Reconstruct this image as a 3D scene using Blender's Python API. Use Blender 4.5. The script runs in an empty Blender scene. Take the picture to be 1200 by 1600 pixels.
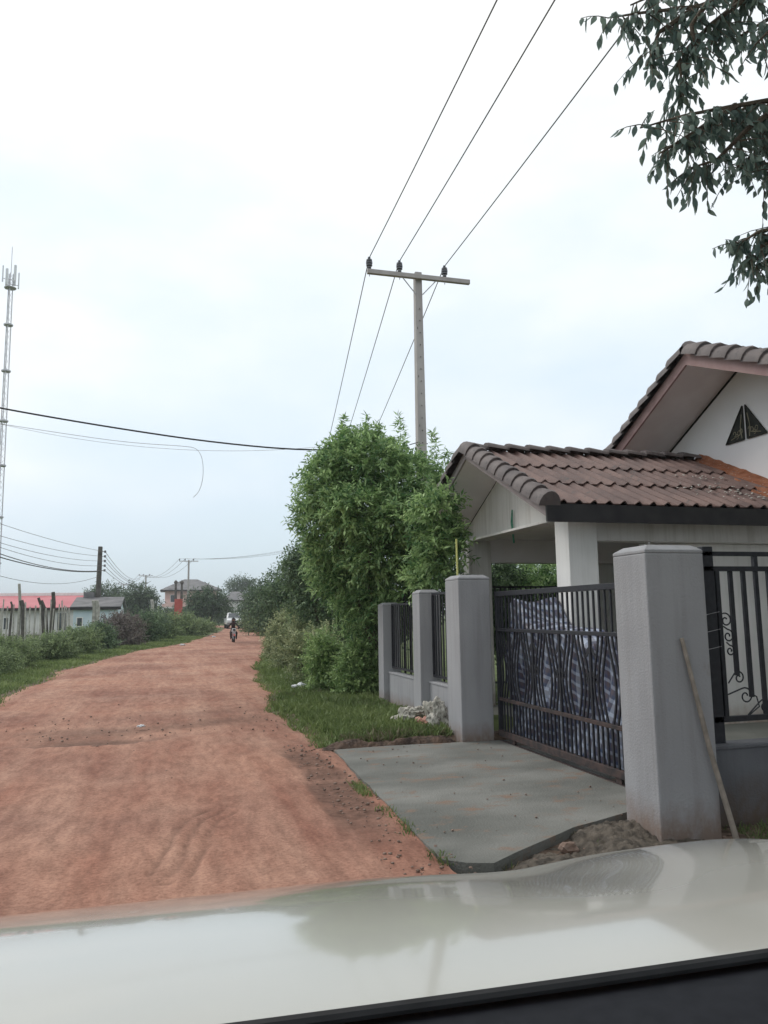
import bpy, bmesh, math, random
import numpy as np
from mathutils import Vector, Matrix, Euler, noise
rnd = random.Random(7); rng = np.random.default_rng(11)
S = bpy.context.scene; COL = S.collection
R = math.radians

# ------------------------------------------------------------------ camera
EYE = Vector((0, 0, 1.65)); YAW, PIT, ROL = R(15.8), R(7.5), 0.015
FW = Vector((math.sin(YAW)*math.cos(PIT), math.cos(YAW)*math.cos(PIT), math.sin(PIT)))
r0 = Vector((math.cos(YAW), -math.sin(YAW), 0)); u0 = r0.cross(FW)
RT = r0*math.cos(ROL) - u0*math.sin(ROL); UP = u0*math.cos(ROL) + r0*math.sin(ROL)
cam = bpy.data.objects.new('camera', bpy.data.cameras.new('camera')); COL.objects.link(cam)
cam.matrix_world = Matrix(((RT.x, UP.x, -FW.x, 0), (RT.y, UP.y, -FW.y, 0), (RT.z, UP.z, -FW.z, EYE.z), (0, 0, 0, 1)))
cam.data.sensor_fit = 'VERTICAL'; cam.data.sensor_height = 36; cam.data.lens = 27
cam.data.clip_start = 0.05; cam.data.clip_end = 4000
S.camera = cam

# ------------------------------------------------------------------ overcast sky
world = bpy.data.worlds.new('World'); S.world = world; world.use_nodes = True
nt = world.node_tree; nt.nodes.clear(); N = nt.nodes.new; Lk = nt.links.new
SUN_EL, SUN_AZ = R(46), R(-48)       # azimuth from +Y, negative to the left
out = N('ShaderNodeOutputWorld'); mixs = N('ShaderNodeMixShader')
sky = N('ShaderNodeTexSky'); sky.sky_type = 'NISHITA'; sky.sun_disc = False
sky.sun_elevation = SUN_EL; sky.sun_rotation = SUN_AZ; sky.dust_density = 3.0
bgs = N('ShaderNodeBackground'); bgs.inputs[1].default_value = 0.13; Lk(sky.outputs[0], bgs.inputs[0])
bgc = N('ShaderNodeBackground'); bgc.inputs[1].default_value = 0.97
tc = N('ShaderNodeTexCoord'); sep = N('ShaderNodeSeparateXYZ'); Lk(tc.outputs['Generated'], sep.inputs[0])
mp = N('ShaderNodeMapping'); mp.inputs['Scale'].default_value = (1.3, 1.3, 3.0); Lk(tc.outputs['Generated'], mp.inputs[0])
n1 = N('ShaderNodeTexNoise'); n1.inputs['Scale'].default_value = 1.5; n1.inputs['Detail'].default_value = 5; n1.inputs['Roughness'].default_value = .5
Lk(mp.outputs[0], n1.inputs['Vector'])
ma = N('ShaderNodeMath'); ma.operation = 'MULTIPLY_ADD'; ma.inputs[1].default_value = 1.05; ma.inputs[2].default_value = -0.29
Lk(sep.outputs['Z'], ma.inputs[0])
mb_ = N('ShaderNodeMath'); mb_.operation = 'MULTIPLY_ADD'; mb_.inputs[1].default_value = 1.35; Lk(n1.outputs[0], mb_.inputs[0]); Lk(ma.outputs[0], mb_.inputs[2])
cr = N('ShaderNodeValToRGB'); Lk(mb_.outputs[0], cr.inputs[0])
e = cr.color_ramp.elements
e[0].position = .30; e[0].color = (.625, .75, .83, 1)
e[1].position = .98; e[1].color = (.93, .94, .93, 1)
x = cr.color_ramp.elements.new(.52); x.color = (.66, .77, .86, 1)
x = cr.color_ramp.elements.new(.74); x.color = (.765, .84, .90, 1)
Lk(cr.outputs[0], bgc.inputs[0])
mixs.inputs[0].default_value = .92
Lk(bgs.outputs[0], mixs.inputs[1]); Lk(bgc.outputs[0], mixs.inputs[2]); Lk(mixs.outputs[0], out.inputs[0])
sd = bpy.data.lights.new('sun', 'SUN'); sd.energy = 1.1; sd.angle = R(22); sd.color = (1, .97, .92)
sun = bpy.data.objects.new('sun', sd); COL.objects.link(sun)
sv = Vector((math.sin(SUN_AZ)*math.cos(SUN_EL), math.cos(SUN_AZ)*math.cos(SUN_EL), math.sin(SUN_EL)))
sun.rotation_euler = sv.to_track_quat('Z', 'Y').to_euler(); sun.location = (-20, 20, 40)
S.view_settings.view_transform = 'Standard'; S.view_settings.look = 'None'
S.view_settings.exposure = 0.38; S.view_settings.gamma = 1; S.view_settings.use_curve_mapping = False

# ------------------------------------------------------------------ helpers
def ray(px, py): return FW*1200 + RT*(px-600) + UP*(800-py)
def at(px, py, depth): return EYE + ray(px, py)*(depth/1200)
def gr(px, py, z=0):
    d = ray(px, py); return EYE + d*((z-EYE.z)/d.z)

def new_mat(name, c1, c2=None, scale=4, rough=.8, bump=0, bscale=40, c3=None, spots=.0, spec=.3, metal=0, detail=6, lo=.35, hi=.65, stretch=(1,1,1), coat=0):
    m = bpy.data.materials.new(name); m.use_nodes = True
    t = m.node_tree; n = t.nodes; p = n['Principled BSDF']
    p.inputs['Roughness'].default_value = rough; p.inputs['Specular IOR Level'].default_value = spec
    p.inputs['Metallic'].default_value = metal; p.inputs['Coat Weight'].default_value = coat; p.inputs['Coat Roughness'].default_value = .05
    g = n.new('ShaderNodeNewGeometry'); mpn = n.new('ShaderNodeMapping'); mpn.inputs['Scale'].default_value = stretch
    t.links.new(g.outputs['Position'], mpn.inputs[0])
    nz = n.new('ShaderNodeTexNoise'); nz.inputs['Scale'].default_value = scale; nz.inputs['Detail'].default_value = detail
    t.links.new(mpn.outputs[0], nz.inputs['Vector'])
    r = n.new('ShaderNodeValToRGB'); r.color_ramp.elements[0].position = lo; r.color_ramp.elements[1].position = hi
    r.color_ramp.elements[0].color = (*c1, 1); r.color_ramp.elements[1].color = (*(c2 or c1), 1)
    t.links.new(nz.outputs[0], r.inputs[0]); last = r.outputs[0]
    if c3:
        n3 = n.new('ShaderNodeTexNoise'); n3.inputs['Scale'].default_value = scale*3.3; n3.inputs['Detail'].default_value = 8; n3.inputs['Roughness'].default_value = .7
        t.links.new(mpn.outputs[0], n3.inputs['Vector'])
        r3 = n.new('ShaderNodeValToRGB'); r3.color_ramp.elements[0].position = .62-spots*.3; r3.color_ramp.elements[1].position = .72-spots*.3
        t.links.new(n3.outputs[0], r3.inputs[0])
        mx = n.new('ShaderNodeMix'); mx.data_type = 'RGBA'; t.links.new(r3.outputs[0], mx.inputs['Factor']); t.links.new(last, mx.inputs['A']); mx.inputs['B'].default_value = (*c3, 1)
        last = mx.outputs['Result']
    t.links.new(last, p.inputs['Base Color'])
    if bump:
        nb = n.new('ShaderNodeTexNoise'); nb.inputs['Scale'].default_value = bscale; nb.inputs['Detail'].default_value = 5
        t.links.new(g.outputs['Position'], nb.inputs['Vector'])
        b = n.new('ShaderNodeBump'); b.inputs['Strength'].default_value = bump; b.inputs['Distance'].default_value = .02
        t.links.new(nb.outputs[0], b.inputs['Height']); t.links.new(b.outputs[0], p.inputs['Normal'])
    return m

def leaf_mat(name, dark, light, rough=.45, trans=.35, pos=(.15, .95)):
    m = bpy.data.materials.new(name); m.use_nodes = True; t = m.node_tree; n = t.nodes; p = n['Principled BSDF']
    p.inputs['Roughness'].default_value = rough; p.inputs['Specular IOR Level'].default_value = .35
    a = n.new('ShaderNodeAttribute'); a.attribute_name = 'tint'
    r = n.new('ShaderNodeValToRGB'); r.color_ramp.elements[0].position = pos[0]; r.color_ramp.elements[1].position = pos[1]
    r.color_ramp.elements[0].color = (*dark, 1); r.color_ramp.elements[1].color = (*light, 1)
    t.links.new(a.outputs['Fac'], r.inputs[0]); t.links.new(r.outputs[0], p.inputs['Base Color'])
    tr = n.new('ShaderNodeBsdfTranslucent'); t.links.new(r.outputs[0], tr.inputs[0])
    mx = n.new('ShaderNodeMixShader'); mx.inputs[0].default_value = trans
    o = n['Material Output']; t.links.new(p.outputs[0], mx.inputs[1]); t.links.new(tr.outputs[0], mx.inputs[2]); t.links.new(mx.outputs[0], o.inputs[0])
    return m

class MB:
    def __init__(s): s.v = []; s.f = []; s.smooth = False
    def add(s, vs, fs):
        k = len(s.v); s.v += [tuple(v) for v in vs]; s.f += [tuple(i+k for i in f) for f in fs]; return s
    def box(s, lo, hi, M=None):
        x0, y0, z0 = lo; x1, y1, z1 = hi
        vs = [Vector(p) for p in ((x0,y0,z0),(x1,y0,z0),(x1,y1,z0),(x0,y1,z0),(x0,y0,z1),(x1,y0,z1),(x1,y1,z1),(x0,y1,z1))]
        if M: vs = [M @ v for v in vs]
        return s.add(vs, [(0,3,2,1),(4,5,6,7),(0,1,5,4),(1,2,6,5),(2,3,7,6),(3,0,4,7)])
    def tube(s, pts, rad, n=6, cap=True):
        pts = [Vector(p) for p in pts]; m = len(pts)
        if not hasattr(rad, '__len__'): rad = [rad]*m
        vs = []; ref = None
        for i, p in enumerate(pts):
            d = (pts[min(i+1, m-1)] - pts[max(i-1, 0)]).normalized()
            if ref is None: ref = Vector((0,0,1)) if abs(d.z) < .9 else Vector((1,0,0))
            a = (ref - d*ref.dot(d)).normalized(); b = d.cross(a); ref = a
            for k in range(n):
                t = 2*math.pi*k/n; vs.append(p + (a*math.cos(t) + b*math.sin(t))*rad[i])
        fs = [(i*n+k, i*n+(k+1) % n, (i+1)*n+(k+1) % n, (i+1)*n+k) for i in range(m-1) for k in range(n)]
        if cap: fs += [tuple(range(n-1, -1, -1)), tuple(range((m-1)*n, m*n))]
        return s.add(vs, fs)
    def lathe(s, prof, c, n=12):      # prof: (r, z)
        c = Vector(c)
        vs = [c + Vector((r*math.cos(2*math.pi*k/n), r*math.sin(2*math.pi*k/n), z)) for r, z in prof for k in range(n)]
        m = len(prof)
        fs = [(i*n+k, i*n+(k+1) % n, (i+1)*n+(k+1) % n, (i+1)*n+k) for i in range(m-1) for k in range(n)]
        fs += [tuple(range(n-1, -1, -1)), tuple(range((m-1)*n, m*n))]
        return s.add(vs, fs)
    def prism(s, poly, vec):
        poly = [Vector(p) for p in poly]; vec = Vector(vec); n = len(poly)
        return s.add(poly + [p+vec for p in poly], [tuple(range(n-1, -1, -1)), tuple(range(n, 2*n))] + [(i, (i+1) % n, n+(i+1) % n, n+i) for i in range(n)])
    def grid(s, nu, nv, fn, closed=False):
        vs = [fn(i/(nu-1), j/(nv-1)) for j in range(nv) for i in range(nu)]
        return s.add(vs, [(j*nu+i, j*nu+i+1, (j+1)*nu+i+1, (j+1)*nu+i) for j in range(nv-1) for i in range(nu-1)])
    def mesh(s, name, mat, off=(0,0,0), smooth=False, bevel=0):
        me = bpy.data.meshes.new(name); o = Vector(off)
        me.from_pydata([Vector(v)-o for v in s.v], [], s.f)
        bm = bmesh.new(); bm.from_mesh(me); bmesh.ops.recalc_face_normals(bm, faces=bm.faces)
        if bevel:
            bmesh.ops.bevel(bm, geom=[e for e in bm.edges if len(e.link_faces) == 2 and e.calc_face_angle(0) > .5], offset=bevel, segments=2, affect='EDGES', profile=.5)
        bm.to_mesh(me); bm.free()
        me.materials.append(mat)
        if smooth or s.smooth:
            me.polygons.foreach_set('use_smooth', [True]*len(me.polygons)); 
            try: me.set_sharp_from_angle(angle=R(40))
            except Exception: pass
        return me

W = {}
def tag(o, label=None, cat=None, group=None, kind=None):
    if label: o['label'] = label
    if cat: o['category'] = cat
    if group: o['group'] = group
    if kind: o['kind'] = kind
    return o
def empty(name, loc, label, cat, group=None):
    o = bpy.data.objects.new(name, None); COL.objects.link(o); o.location = loc; o.empty_display_size = .2
    W[o.name] = Vector(loc); return tag(o, label, cat, group)
def put(name, me, base, parent=None):
    o = bpy.data.objects.new(name, me); COL.objects.link(o); base = Vector(base)
    W[o.name] = base
    if parent is not None: o.parent = parent; base = base - W[parent.name]
    o.location = base; return o
def part(name, mb, mat, parent, base=None, smooth=False, bevel=0, label=None, kind=None):
    b = Vector(base) if base is not None else W[parent.name]
    o = put(name, mb.mesh(name, mat, b, smooth, bevel), b, parent)
    return tag(o, label, None, None, kind)
def single(name, mb, mat, base, label, cat, group=None, smooth=False, bevel=0, kind=None):
    o = put(name, mb.mesh(name, mat, base, smooth, bevel), base)
    return tag(o, label, cat, group, kind)
def struct(name, mb, mat, smooth=False):
    o = put(name, mb.mesh(name, mat, (0,0,0), smooth), (0,0,0)); o['kind'] = 'structure'; return o
def inst(name, me, M, parent):
    """another copy of a mesh as a part; M is its world matrix"""
    o = bpy.data.objects.new(name, me); COL.objects.link(o); o.parent = parent
    loc = M.to_translation(); W[o.name] = loc.copy()
    M = M.copy(); M.translation = loc - W[parent.name]; o.matrix_basis = M; return o
def copy_tree(o, loc=None, parent=None):
    kids = [c for c in bpy.data.objects if c.parent == o]
    c = o.copy(); COL.objects.link(c); c.parent = parent
    if loc is not None: c.location = loc; W[c.name] = Vector(loc)
    for k in kids: copy_tree(k, None, c)
    return c
def np_mesh(name, V, F, mat, tint=None, off=(0,0,0), smooth=False):
    me = bpy.data.meshes.new(name); V = np.asarray(V, dtype=np.float32) - np.array(off, dtype=np.float32); F = np.asarray(F, dtype=np.int32)
    me.vertices.add(len(V)); me.vertices.foreach_set('co', V.ravel())
    k = F.shape[1]; me.loops.add(F.size); me.loops.foreach_set('vertex_index', F.ravel())
    me.polygons.add(len(F)); me.polygons.foreach_set('loop_start', np.arange(0, F.size, k, dtype=np.int32)); me.polygons.foreach_set('loop_total', np.full(len(F), k, dtype=np.int32))
    if smooth: me.polygons.foreach_set('use_smooth', np.ones(len(F), dtype=bool))
    if tint is not None:
        a = me.attributes.new('tint', 'FLOAT', 'POINT'); a.data.foreach_set('value', np.asarray(tint, dtype=np.float32))
    me.update(calc_edges=True); me.validate(); me.materials.append(mat); return me
def unit(a): return a/np.maximum(np.linalg.norm(a, axis=-1, keepdims=True), 1e-6)

# leaves: a folded leaf of two triangles (or eight for close ones)
def leaves(P, D, L, Wd, tint):
    n = len(P); rv = rng.normal(size=(n, 3))*.75 + np.array([0, 0, 1.3]); S_ = unit(np.cross(D, rv)); Nn = unit(np.cross(S_, D))
    L = np.asarray(L).reshape(-1, 1)*np.ones((n, 1)); Wd = np.asarray(Wd).reshape(-1, 1)*np.ones((n, 1))
    mid = P + D*L*.45
    V = np.stack([P, mid + S_*Wd*.5 + Nn*Wd*.18, P + D*L - Nn*L*.08, mid - S_*Wd*.5 + Nn*Wd*.18], 1).reshape(-1, 3)
    b = np.arange(n)[:, None]*4
    F = np.concatenate([b + np.array([[0, 1, 2]]), b + np.array([[0, 2, 3]])], 1).reshape(-1, 3)
    return V, F, np.repeat(tint, 4)
def crown_arrays(blobs, n_twig, per, leaf, wid, twl=.35, droop=.2, shell=.55, upb=.25, aniso=.35):
    """blobs: (centre, (rx, ry, rz), weight)"""
    w = np.array([b[2] for b in blobs], float); w /= w.sum()
    idx = rng.choice(len(blobs), size=n_twig, p=w)
    C = np.array([tuple(b[0]) for b in blobs])[idx]; Rr = np.array([b[1] for b in blobs])[idx]
    d = unit(rng.normal(size=(n_twig, 3))); rad = shell + (1.02-shell)*rng.random((n_twig, 1))**.6
    lump = 1 + .16*np.sin(d[:, :1]*7 + idx[:, None]) * np.cos(d[:, 1:2]*6 + idx[:, None]*2)
    A = C + d*Rr*rad*lump
    D = unit(d + rng.normal(size=(n_twig, 3))*.45 + np.array([0, 0, upb]))
    t = (np.arange(per)/max(per-1, 1)).reshape(1, per, 1)
    tl = twl*(.6 + .8*rng.random((n_twig, 1, 1)))
    P = A[:, None] + D[:, None]*tl*t - np.array([0, 0, 1])*tl*t**2*droop
    side = unit(np.cross(D, rng.normal(size=(n_twig, 3))))[:, None]*np.where(np.arange(per) % 2, 1, -1).reshape(1, per, 1)
    LD = unit(D[:, None]*.7 + side*.8 + rng.normal(size=(n_twig, per, 3))*aniso - np.array([0, 0, droop]))
    tint = np.clip(np.repeat(rng.random((n_twig, 1))*.6, per, 1) + rng.random((n_twig, per))*.4, 0, 1)
    return leaves(P.reshape(-1, 3), LD.reshape(-1, 3), leaf*(.6+.7*rng.random(n_twig*per)), wid*(.7+.5*rng.random(n_twig*per)), tint.reshape(-1))
def limbs(base, tops, r, n=7, wob=.12):
    m = MB(); base = Vector(base)
    for i, t in enumerate(tops):
        t = Vector(t); pts = []; rr = []
        for k in range(n):
            s = k/(n-1); p = base.lerp(t, s); p.x = base.x + (t.x-base.x)*s**1.5; p.y = base.y + (t.y-base.y)*s**1.5
            if 0 < k: p += Vector((rnd.uniform(-wob, wob), rnd.uniform(-wob, wob), 0))
            pts.append(p); rr.append(max(r*(1-s*.85)*(1 if i == 0 else .6), .006))
        m.tube(pts, rr, 7)
    return m
def tree(name, base, blobs, n_twig, per, leaf, wid, trunk_r, lm, bark, label, cat='tree', group=None, **kw):
    t = empty(name, base, label, cat, group); base = Vector(base)
    V, F, ti = crown_arrays(blobs, n_twig, per, leaf, wid, **kw)
    o = put('crown', np_mesh('crown', V, F, lm, ti, base), base, t); o['kind'] = 'stuff'
    if trunk_r: part('trunk', limbs(base - Vector((0, 0, .1)), [Vector(b[0]) for b in blobs[:6]], trunk_r), bark, t, smooth=True)
    return t

# ------------------------------------------------------------------ materials
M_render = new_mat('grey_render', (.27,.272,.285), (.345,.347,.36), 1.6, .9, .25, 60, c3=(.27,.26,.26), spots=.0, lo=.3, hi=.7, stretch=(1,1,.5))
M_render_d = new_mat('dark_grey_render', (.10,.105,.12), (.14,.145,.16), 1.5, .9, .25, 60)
M_white = new_mat('white_wall', (.70,.69,.67), (.78,.77,.75), 1.2, .85, .1, 50)
M_grimy = new_mat('grimy_white_wall', (.64,.62,.60), (.74,.72,.70), 1.2, .85, .1, 50)
M_soffit = new_mat('soffit_board', (.74,.70,.71), (.80,.77,.78), 2.5, .8)
M_iron = new_mat('black_iron', (.012,.013,.018), (.022,.023,.030), 20, .5, spec=.4)
M_rust = new_mat('rusty_iron', (.03,.027,.028), (.075,.05,.045), 14, .7)
def weather(m, mud, h, streak):
    """mud splashed up from the ground and rain streaks running down from the top"""
    t = m.node_tree; n = t.nodes; p = n['Principled BSDF']; last = p.inputs['Base Color'].links[0].from_socket
    g = n.new('ShaderNodeNewGeometry'); sp = n.new('ShaderNodeSeparateXYZ'); t.links.new(g.outputs['Position'], sp.inputs[0])
    def noi(sc, st):
        q = n.new('ShaderNodeMapping'); q.inputs['Scale'].default_value = st; t.links.new(g.outputs['Position'], q.inputs[0])
        z = n.new('ShaderNodeTexNoise'); z.inputs['Scale'].default_value = sc; z.inputs['Detail'].default_value = 7; z.inputs['Roughness'].default_value = .65; t.links.new(q.outputs[0], z.inputs['Vector']); return z.outputs[0]
    def mth(op, a, b, c=None):
        q = n.new('ShaderNodeMath'); q.operation = op; q.use_clamp = op == 'MULTIPLY_ADD'
        for k_, v in enumerate((a, b, c)):
            if v is None: continue
            if isinstance(v, (int, float)): q.inputs[k_].default_value = v
            else: t.links.new(v, q.inputs[k_])
        return q.outputs[0]
    hgt = mth('MULTIPLY_ADD', sp.outputs['Z'], -1/h, 1.0)          # 1 at the ground, 0 at height h
    f = mth('MULTIPLY_ADD', mth('MULTIPLY', hgt, noi(9, (1, 1, .6))), 2.6, -.35)
    mx = n.new('ShaderNodeMix'); mx.data_type = 'RGBA'; t.links.new(f, mx.inputs['Factor']); t.links.new(last, mx.inputs['A']); mx.inputs['B'].default_value = (*mud, 1)
    s_ = mth('MULTIPLY_ADD', noi(7, (1.3, 1.3, .07)), 3.2, -1.55)
    s2 = mth('MULTIPLY', s_, streak); m2 = n.new('ShaderNodeMix'); m2.data_type = 'RGBA'; m2.blend_type = 'MULTIPLY'; t.links.new(s2, m2.inputs['Factor']); t.links.new(mx.outputs['Result'], m2.inputs['A']); m2.inputs['B'].default_value = (.62, .60, .57, 1)
    t.links.new(m2.outputs['Result'], p.inputs['Base Color'])
weather(M_render, (.21,.16,.135), .38, .5); weather(M_render_d, (.10,.075,.06), .5, .6); weather(M_white, (.42,.34,.28), .5, .5); weather(M_grimy, (.3,.26,.22), .5, .8)
M_tile = new_mat('roof_tile', (.085,.048,.042), (.16,.095,.08), 2.2, .62, .3, 60, c3=(.05,.045,.042), spots=.12, spec=.5)
M_cap = new_mat('ridge_tile', (.085,.07,.07), (.14,.115,.11), 3, .65, .3, 60, c3=(.045,.042,.042), spots=.2, spec=.5)
M_fascia = new_mat('dark_fascia', (.018,.017,.02), (.03,.028,.03), 5, .6)
M_fasg = new_mat('grey_brown_board', (.26,.22,.22), (.32,.28,.28), 5, .8)
M_barge = new_mat('pink_barge_board', (.30,.19,.185), (.37,.25,.24), 5, .7)
M_rustmort = new_mat('orange_mortar', (.22,.075,.035), (.34,.14,.075), 7, .95, .8, 30, c3=(.42,.38,.34), spots=.12)
M_conc = new_mat('concrete', (.165,.170,.150), (.235,.238,.215), .9, .92, .35, 45, c3=(.13,.13,.11), spots=.05)
M_pole = new_mat('concrete_pole', (.34,.32,.31), (.45,.43,.42), 3, .9, .3, 40, stretch=(1,1,.2))
M_pole_d = new_mat('dark_wooden_pole', (.06,.055,.05), (.12,.11,.10), 3, .9, .3, 40)
M_ins = new_mat('glazed_insulator', (.06,.065,.075), (.09,.095,.11), 8, .25, spec=.6)
M_steel = new_mat('galvanised_steel', (.40,.40,.42), (.52,.52,.54), 8, .5, metal=.5)
M_wire = new_mat('wire', (.09,.085,.08), (.13,.12,.12), 5, .6)
M_wire_b = new_mat('black_cable', (.02,.02,.02), (.03,.03,.03), 5, .6)
M_bark = new_mat('bark', (.09,.07,.055), (.16,.13,.10), 9, .95, .6, 40)
M_stick = new_mat('weathered_stick', (.20,.175,.15), (.32,.28,.24), 12, .85)
M_yel = new_mat('yellow_green_bamboo', (.50,.52,.16), (.60,.60,.24), 12, .6)
M_soil = new_mat('soil', (.05,.036,.03), (.12,.08,.06), 7, .97, .9, 30, c3=(.17,.14,.12), spots=.03)
M_soilg = new_mat('grey_brown_soil', (.05,.043,.036), (.125,.105,.085), 9, .97, .9, 40, c3=(.20,.18,.155), spots=.06)
M_stone = new_mat('stone', (.13,.085,.065), (.27,.20,.165), 9, .9, .5, 40)
M_grass = leaf_mat('grass_blade', (.085,.115,.035), (.29,.35,.13), .6, .3)
_e = M_grass.node_tree.nodes['Color Ramp'].color_ramp.elements.new(.3); _e.color = (.10, .15, .05, 1); M_grass.node_tree.nodes['Color Ramp'].color_ramp.elements[0].color = (.17, .15, .09, 1)
M_weed = leaf_mat('weed_leaf', (.13,.18,.085), (.52,.55,.32), .55, .35)
M_bushg = leaf_mat('bright_bush_leaf', (.11,.20,.07), (.44,.58,.24), .45, .35)
M_shrubL = leaf_mat('shrub_leaf', (.085,.125,.065), (.33,.42,.20), .6, .3)
M_dry = leaf_mat('dry_brush', (.12,.10,.10), (.28,.25,.22), .8, .2)
M_tree = leaf_mat('tree_leaf', (.075,.165,.065), (.50,.68,.30), .4, .36)
M_tree2 = leaf_mat('dark_tree_leaf', (.05,.09,.055), (.20,.29,.15), .5, .3)
M_treefar = leaf_mat('far_tree_leaf', (.05,.085,.055), (.14,.20,.11), .6, .3)
M_hang = leaf_mat('overhanging_leaf', (.10,.155,.14), (.22,.29,.24), .4, .38)
M_redroof = new_mat('red_sheet_roof', (.42,.12,.14), (.50,.17,.19), .4, .6)
M_pink = new_mat('pink_wall', (.60,.40,.36), (.68,.48,.44), 1, .8)
M_bluewall = new_mat('pale_blue_wall', (.50,.60,.66), (.60,.68,.72), 1, .8)
M_greyroof = new_mat('grey_roof', (.12,.12,.125), (.19,.185,.19), 1, .8)
M_glass = new_mat('dark_glass', (.03,.04,.05), (.05,.06,.07), 4, .1, spec=.8)
M_redpaint = new_mat('red_paint', (.38,.06,.05), (.46,.10,.08), 2, .7)
M_rubber = new_mat('rubber', (.015,.015,.016), (.025,.025,.027), 10, .7)
M_wood_post = new_mat('grey_post', (.30,.29,.26), (.46,.45,.41), 6, .9)

# ------------------------------------------------------------------ road and ground
def interp(y, pts):
    if y <= pts[0][0]: return pts[0][1]
    for (a, b), (c, d) in zip(pts, pts[1:]):
        if y <= c: t = (y-a)/(c-a); t = t*t*(3-2*t)*.35 + t*.65; return b + (d-b)*t
    return pts[-1][1]
RE = [(-20,1.58),(4.9,1.60),(6.0,1.93),(9.3,1.92),(10.4,1.74),(14,1.85),(20.7,2.3),(41,5.0),(62,8.3),(83,11.6),(105,13.2),(125,10),(150,2),(180,-12)]
LE = [(-20,-3.5),(5,-3.4),(17,-3.1),(26,-3.0),(37,-1.7),(51,1.5),(70,4.0),(88,6.2),(105,7.4),(120,5),(142,-3),(170,-17)]
def edges(y):
    s = math.sin(y*.9)*.10 + math.sin(y*2.3+1)*.06 + math.sin(y*5.1)*.03
    return interp(y, LE)+s, interp(y, RE)+math.sin(y*1.1+2)*.09+math.sin(y*3.1)*.05
def nz(x, y, s, z=0.): return noise.noise(Vector((x*s, y*s, z)))

def ground_z(x, y):
    l, r = edges(y)
    if l < x < r: d = min(x-l, r-x); base = -.02 - min(d, .6)*.25
    else:
        d = (l-x) if x <= l else (x-r)
        base = -.02 + min(d, .9)*.09
        base += min(max(d-.5, 0), 1)*(.03*nz(x, y, .8) + .02*nz(x, y, 3))
    if x > r and 4.2 < y < 9.6 and x < 9:           # under and beside the driveway
        base = -.05 + .02*nz(x, y, 2.5)
        if y < 5.2: base = -.055 + .04*nz(x, y, 3) 
    return base
xs = np.concatenate([-np.geomspace(2400, 30, 26), np.linspace(-29, -8, 43), np.linspace(-7.7, 12, 165), np.linspace(12.6, 40, 45), np.geomspace(42, 2400, 26)])
ys = np.concatenate([-np.geomspace(600, 6, 16), np.linspace(-5, 2.5, 14), np.linspace(2.7, 30, 230), np.linspace(30.4, 80, 110), np.linspace(81, 200, 80), np.geomspace(206, 3000, 30)])
GV = np.array([(x, y, ground_z(x, y)) for y in ys for x in xs]); nx = len(xs)
ii, jj = np.meshgrid(np.arange(nx-1), np.arange(len(ys)-1)); k = (jj*nx+ii).ravel()
GF = np.stack([k, k+1, k+nx+1, k+nx], 1)

def ground_mat():
    m = new_mat('grassy_earth', (.06,.085,.028), (.115,.145,.05), 1.4, .97, .8, 25, c3=(.14,.10,.06), spots=.0)
    t = m.node_tree; n = t.nodes; p = n['Principled BSDF']; old = p.inputs['Base Color'].links[0].from_socket
    a = n.new('ShaderNodeAttribute'); a.attribute_name = 'tint'
    n2 = n.new('ShaderNodeTexNoise'); n2.inputs['Scale'].default_value = 9; n2.inputs['Detail'].default_value = 7
    g = n.new('ShaderNodeNewGeometry'); t.links.new(g.outputs['Position'], n2.inputs['Vector'])
    r = n.new('ShaderNodeValToRGB'); r.color_ramp.elements[0].position = .35; r.color_ramp.elements[1].position = .68
    r.color_ramp.elements[0].color = (.075,.052,.038,1); r.color_ramp.elements[1].color = (.20,.145,.11,1); t.links.new(n2.outputs[0], r.inputs[0])
    mx = n.new('ShaderNodeMix'); mx.data_type = 'RGBA'; t.links.new(a.outputs['Fac'], mx.inputs['Factor']); t.links.new(old, mx.inputs['A']); t.links.new(r.outputs[0], mx.inputs['B'])
    t.links.new(mx.outputs['Result'], p.inputs['Base Color']); return m
def bare(x, y):
    l, r = edges(y); b = 0
    if x > r-.3 and y < 9.9: b = 1 if x < 9 and y > -3 else .3
    if l-.3 < x < r+.25: b = 1
    return b
go = put('ground', np_mesh('ground', GV, GF, ground_mat(), [bare(v[0], v[1]) for v in GV], smooth=True), (0,0,0)); go['kind'] = 'structure'

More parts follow.
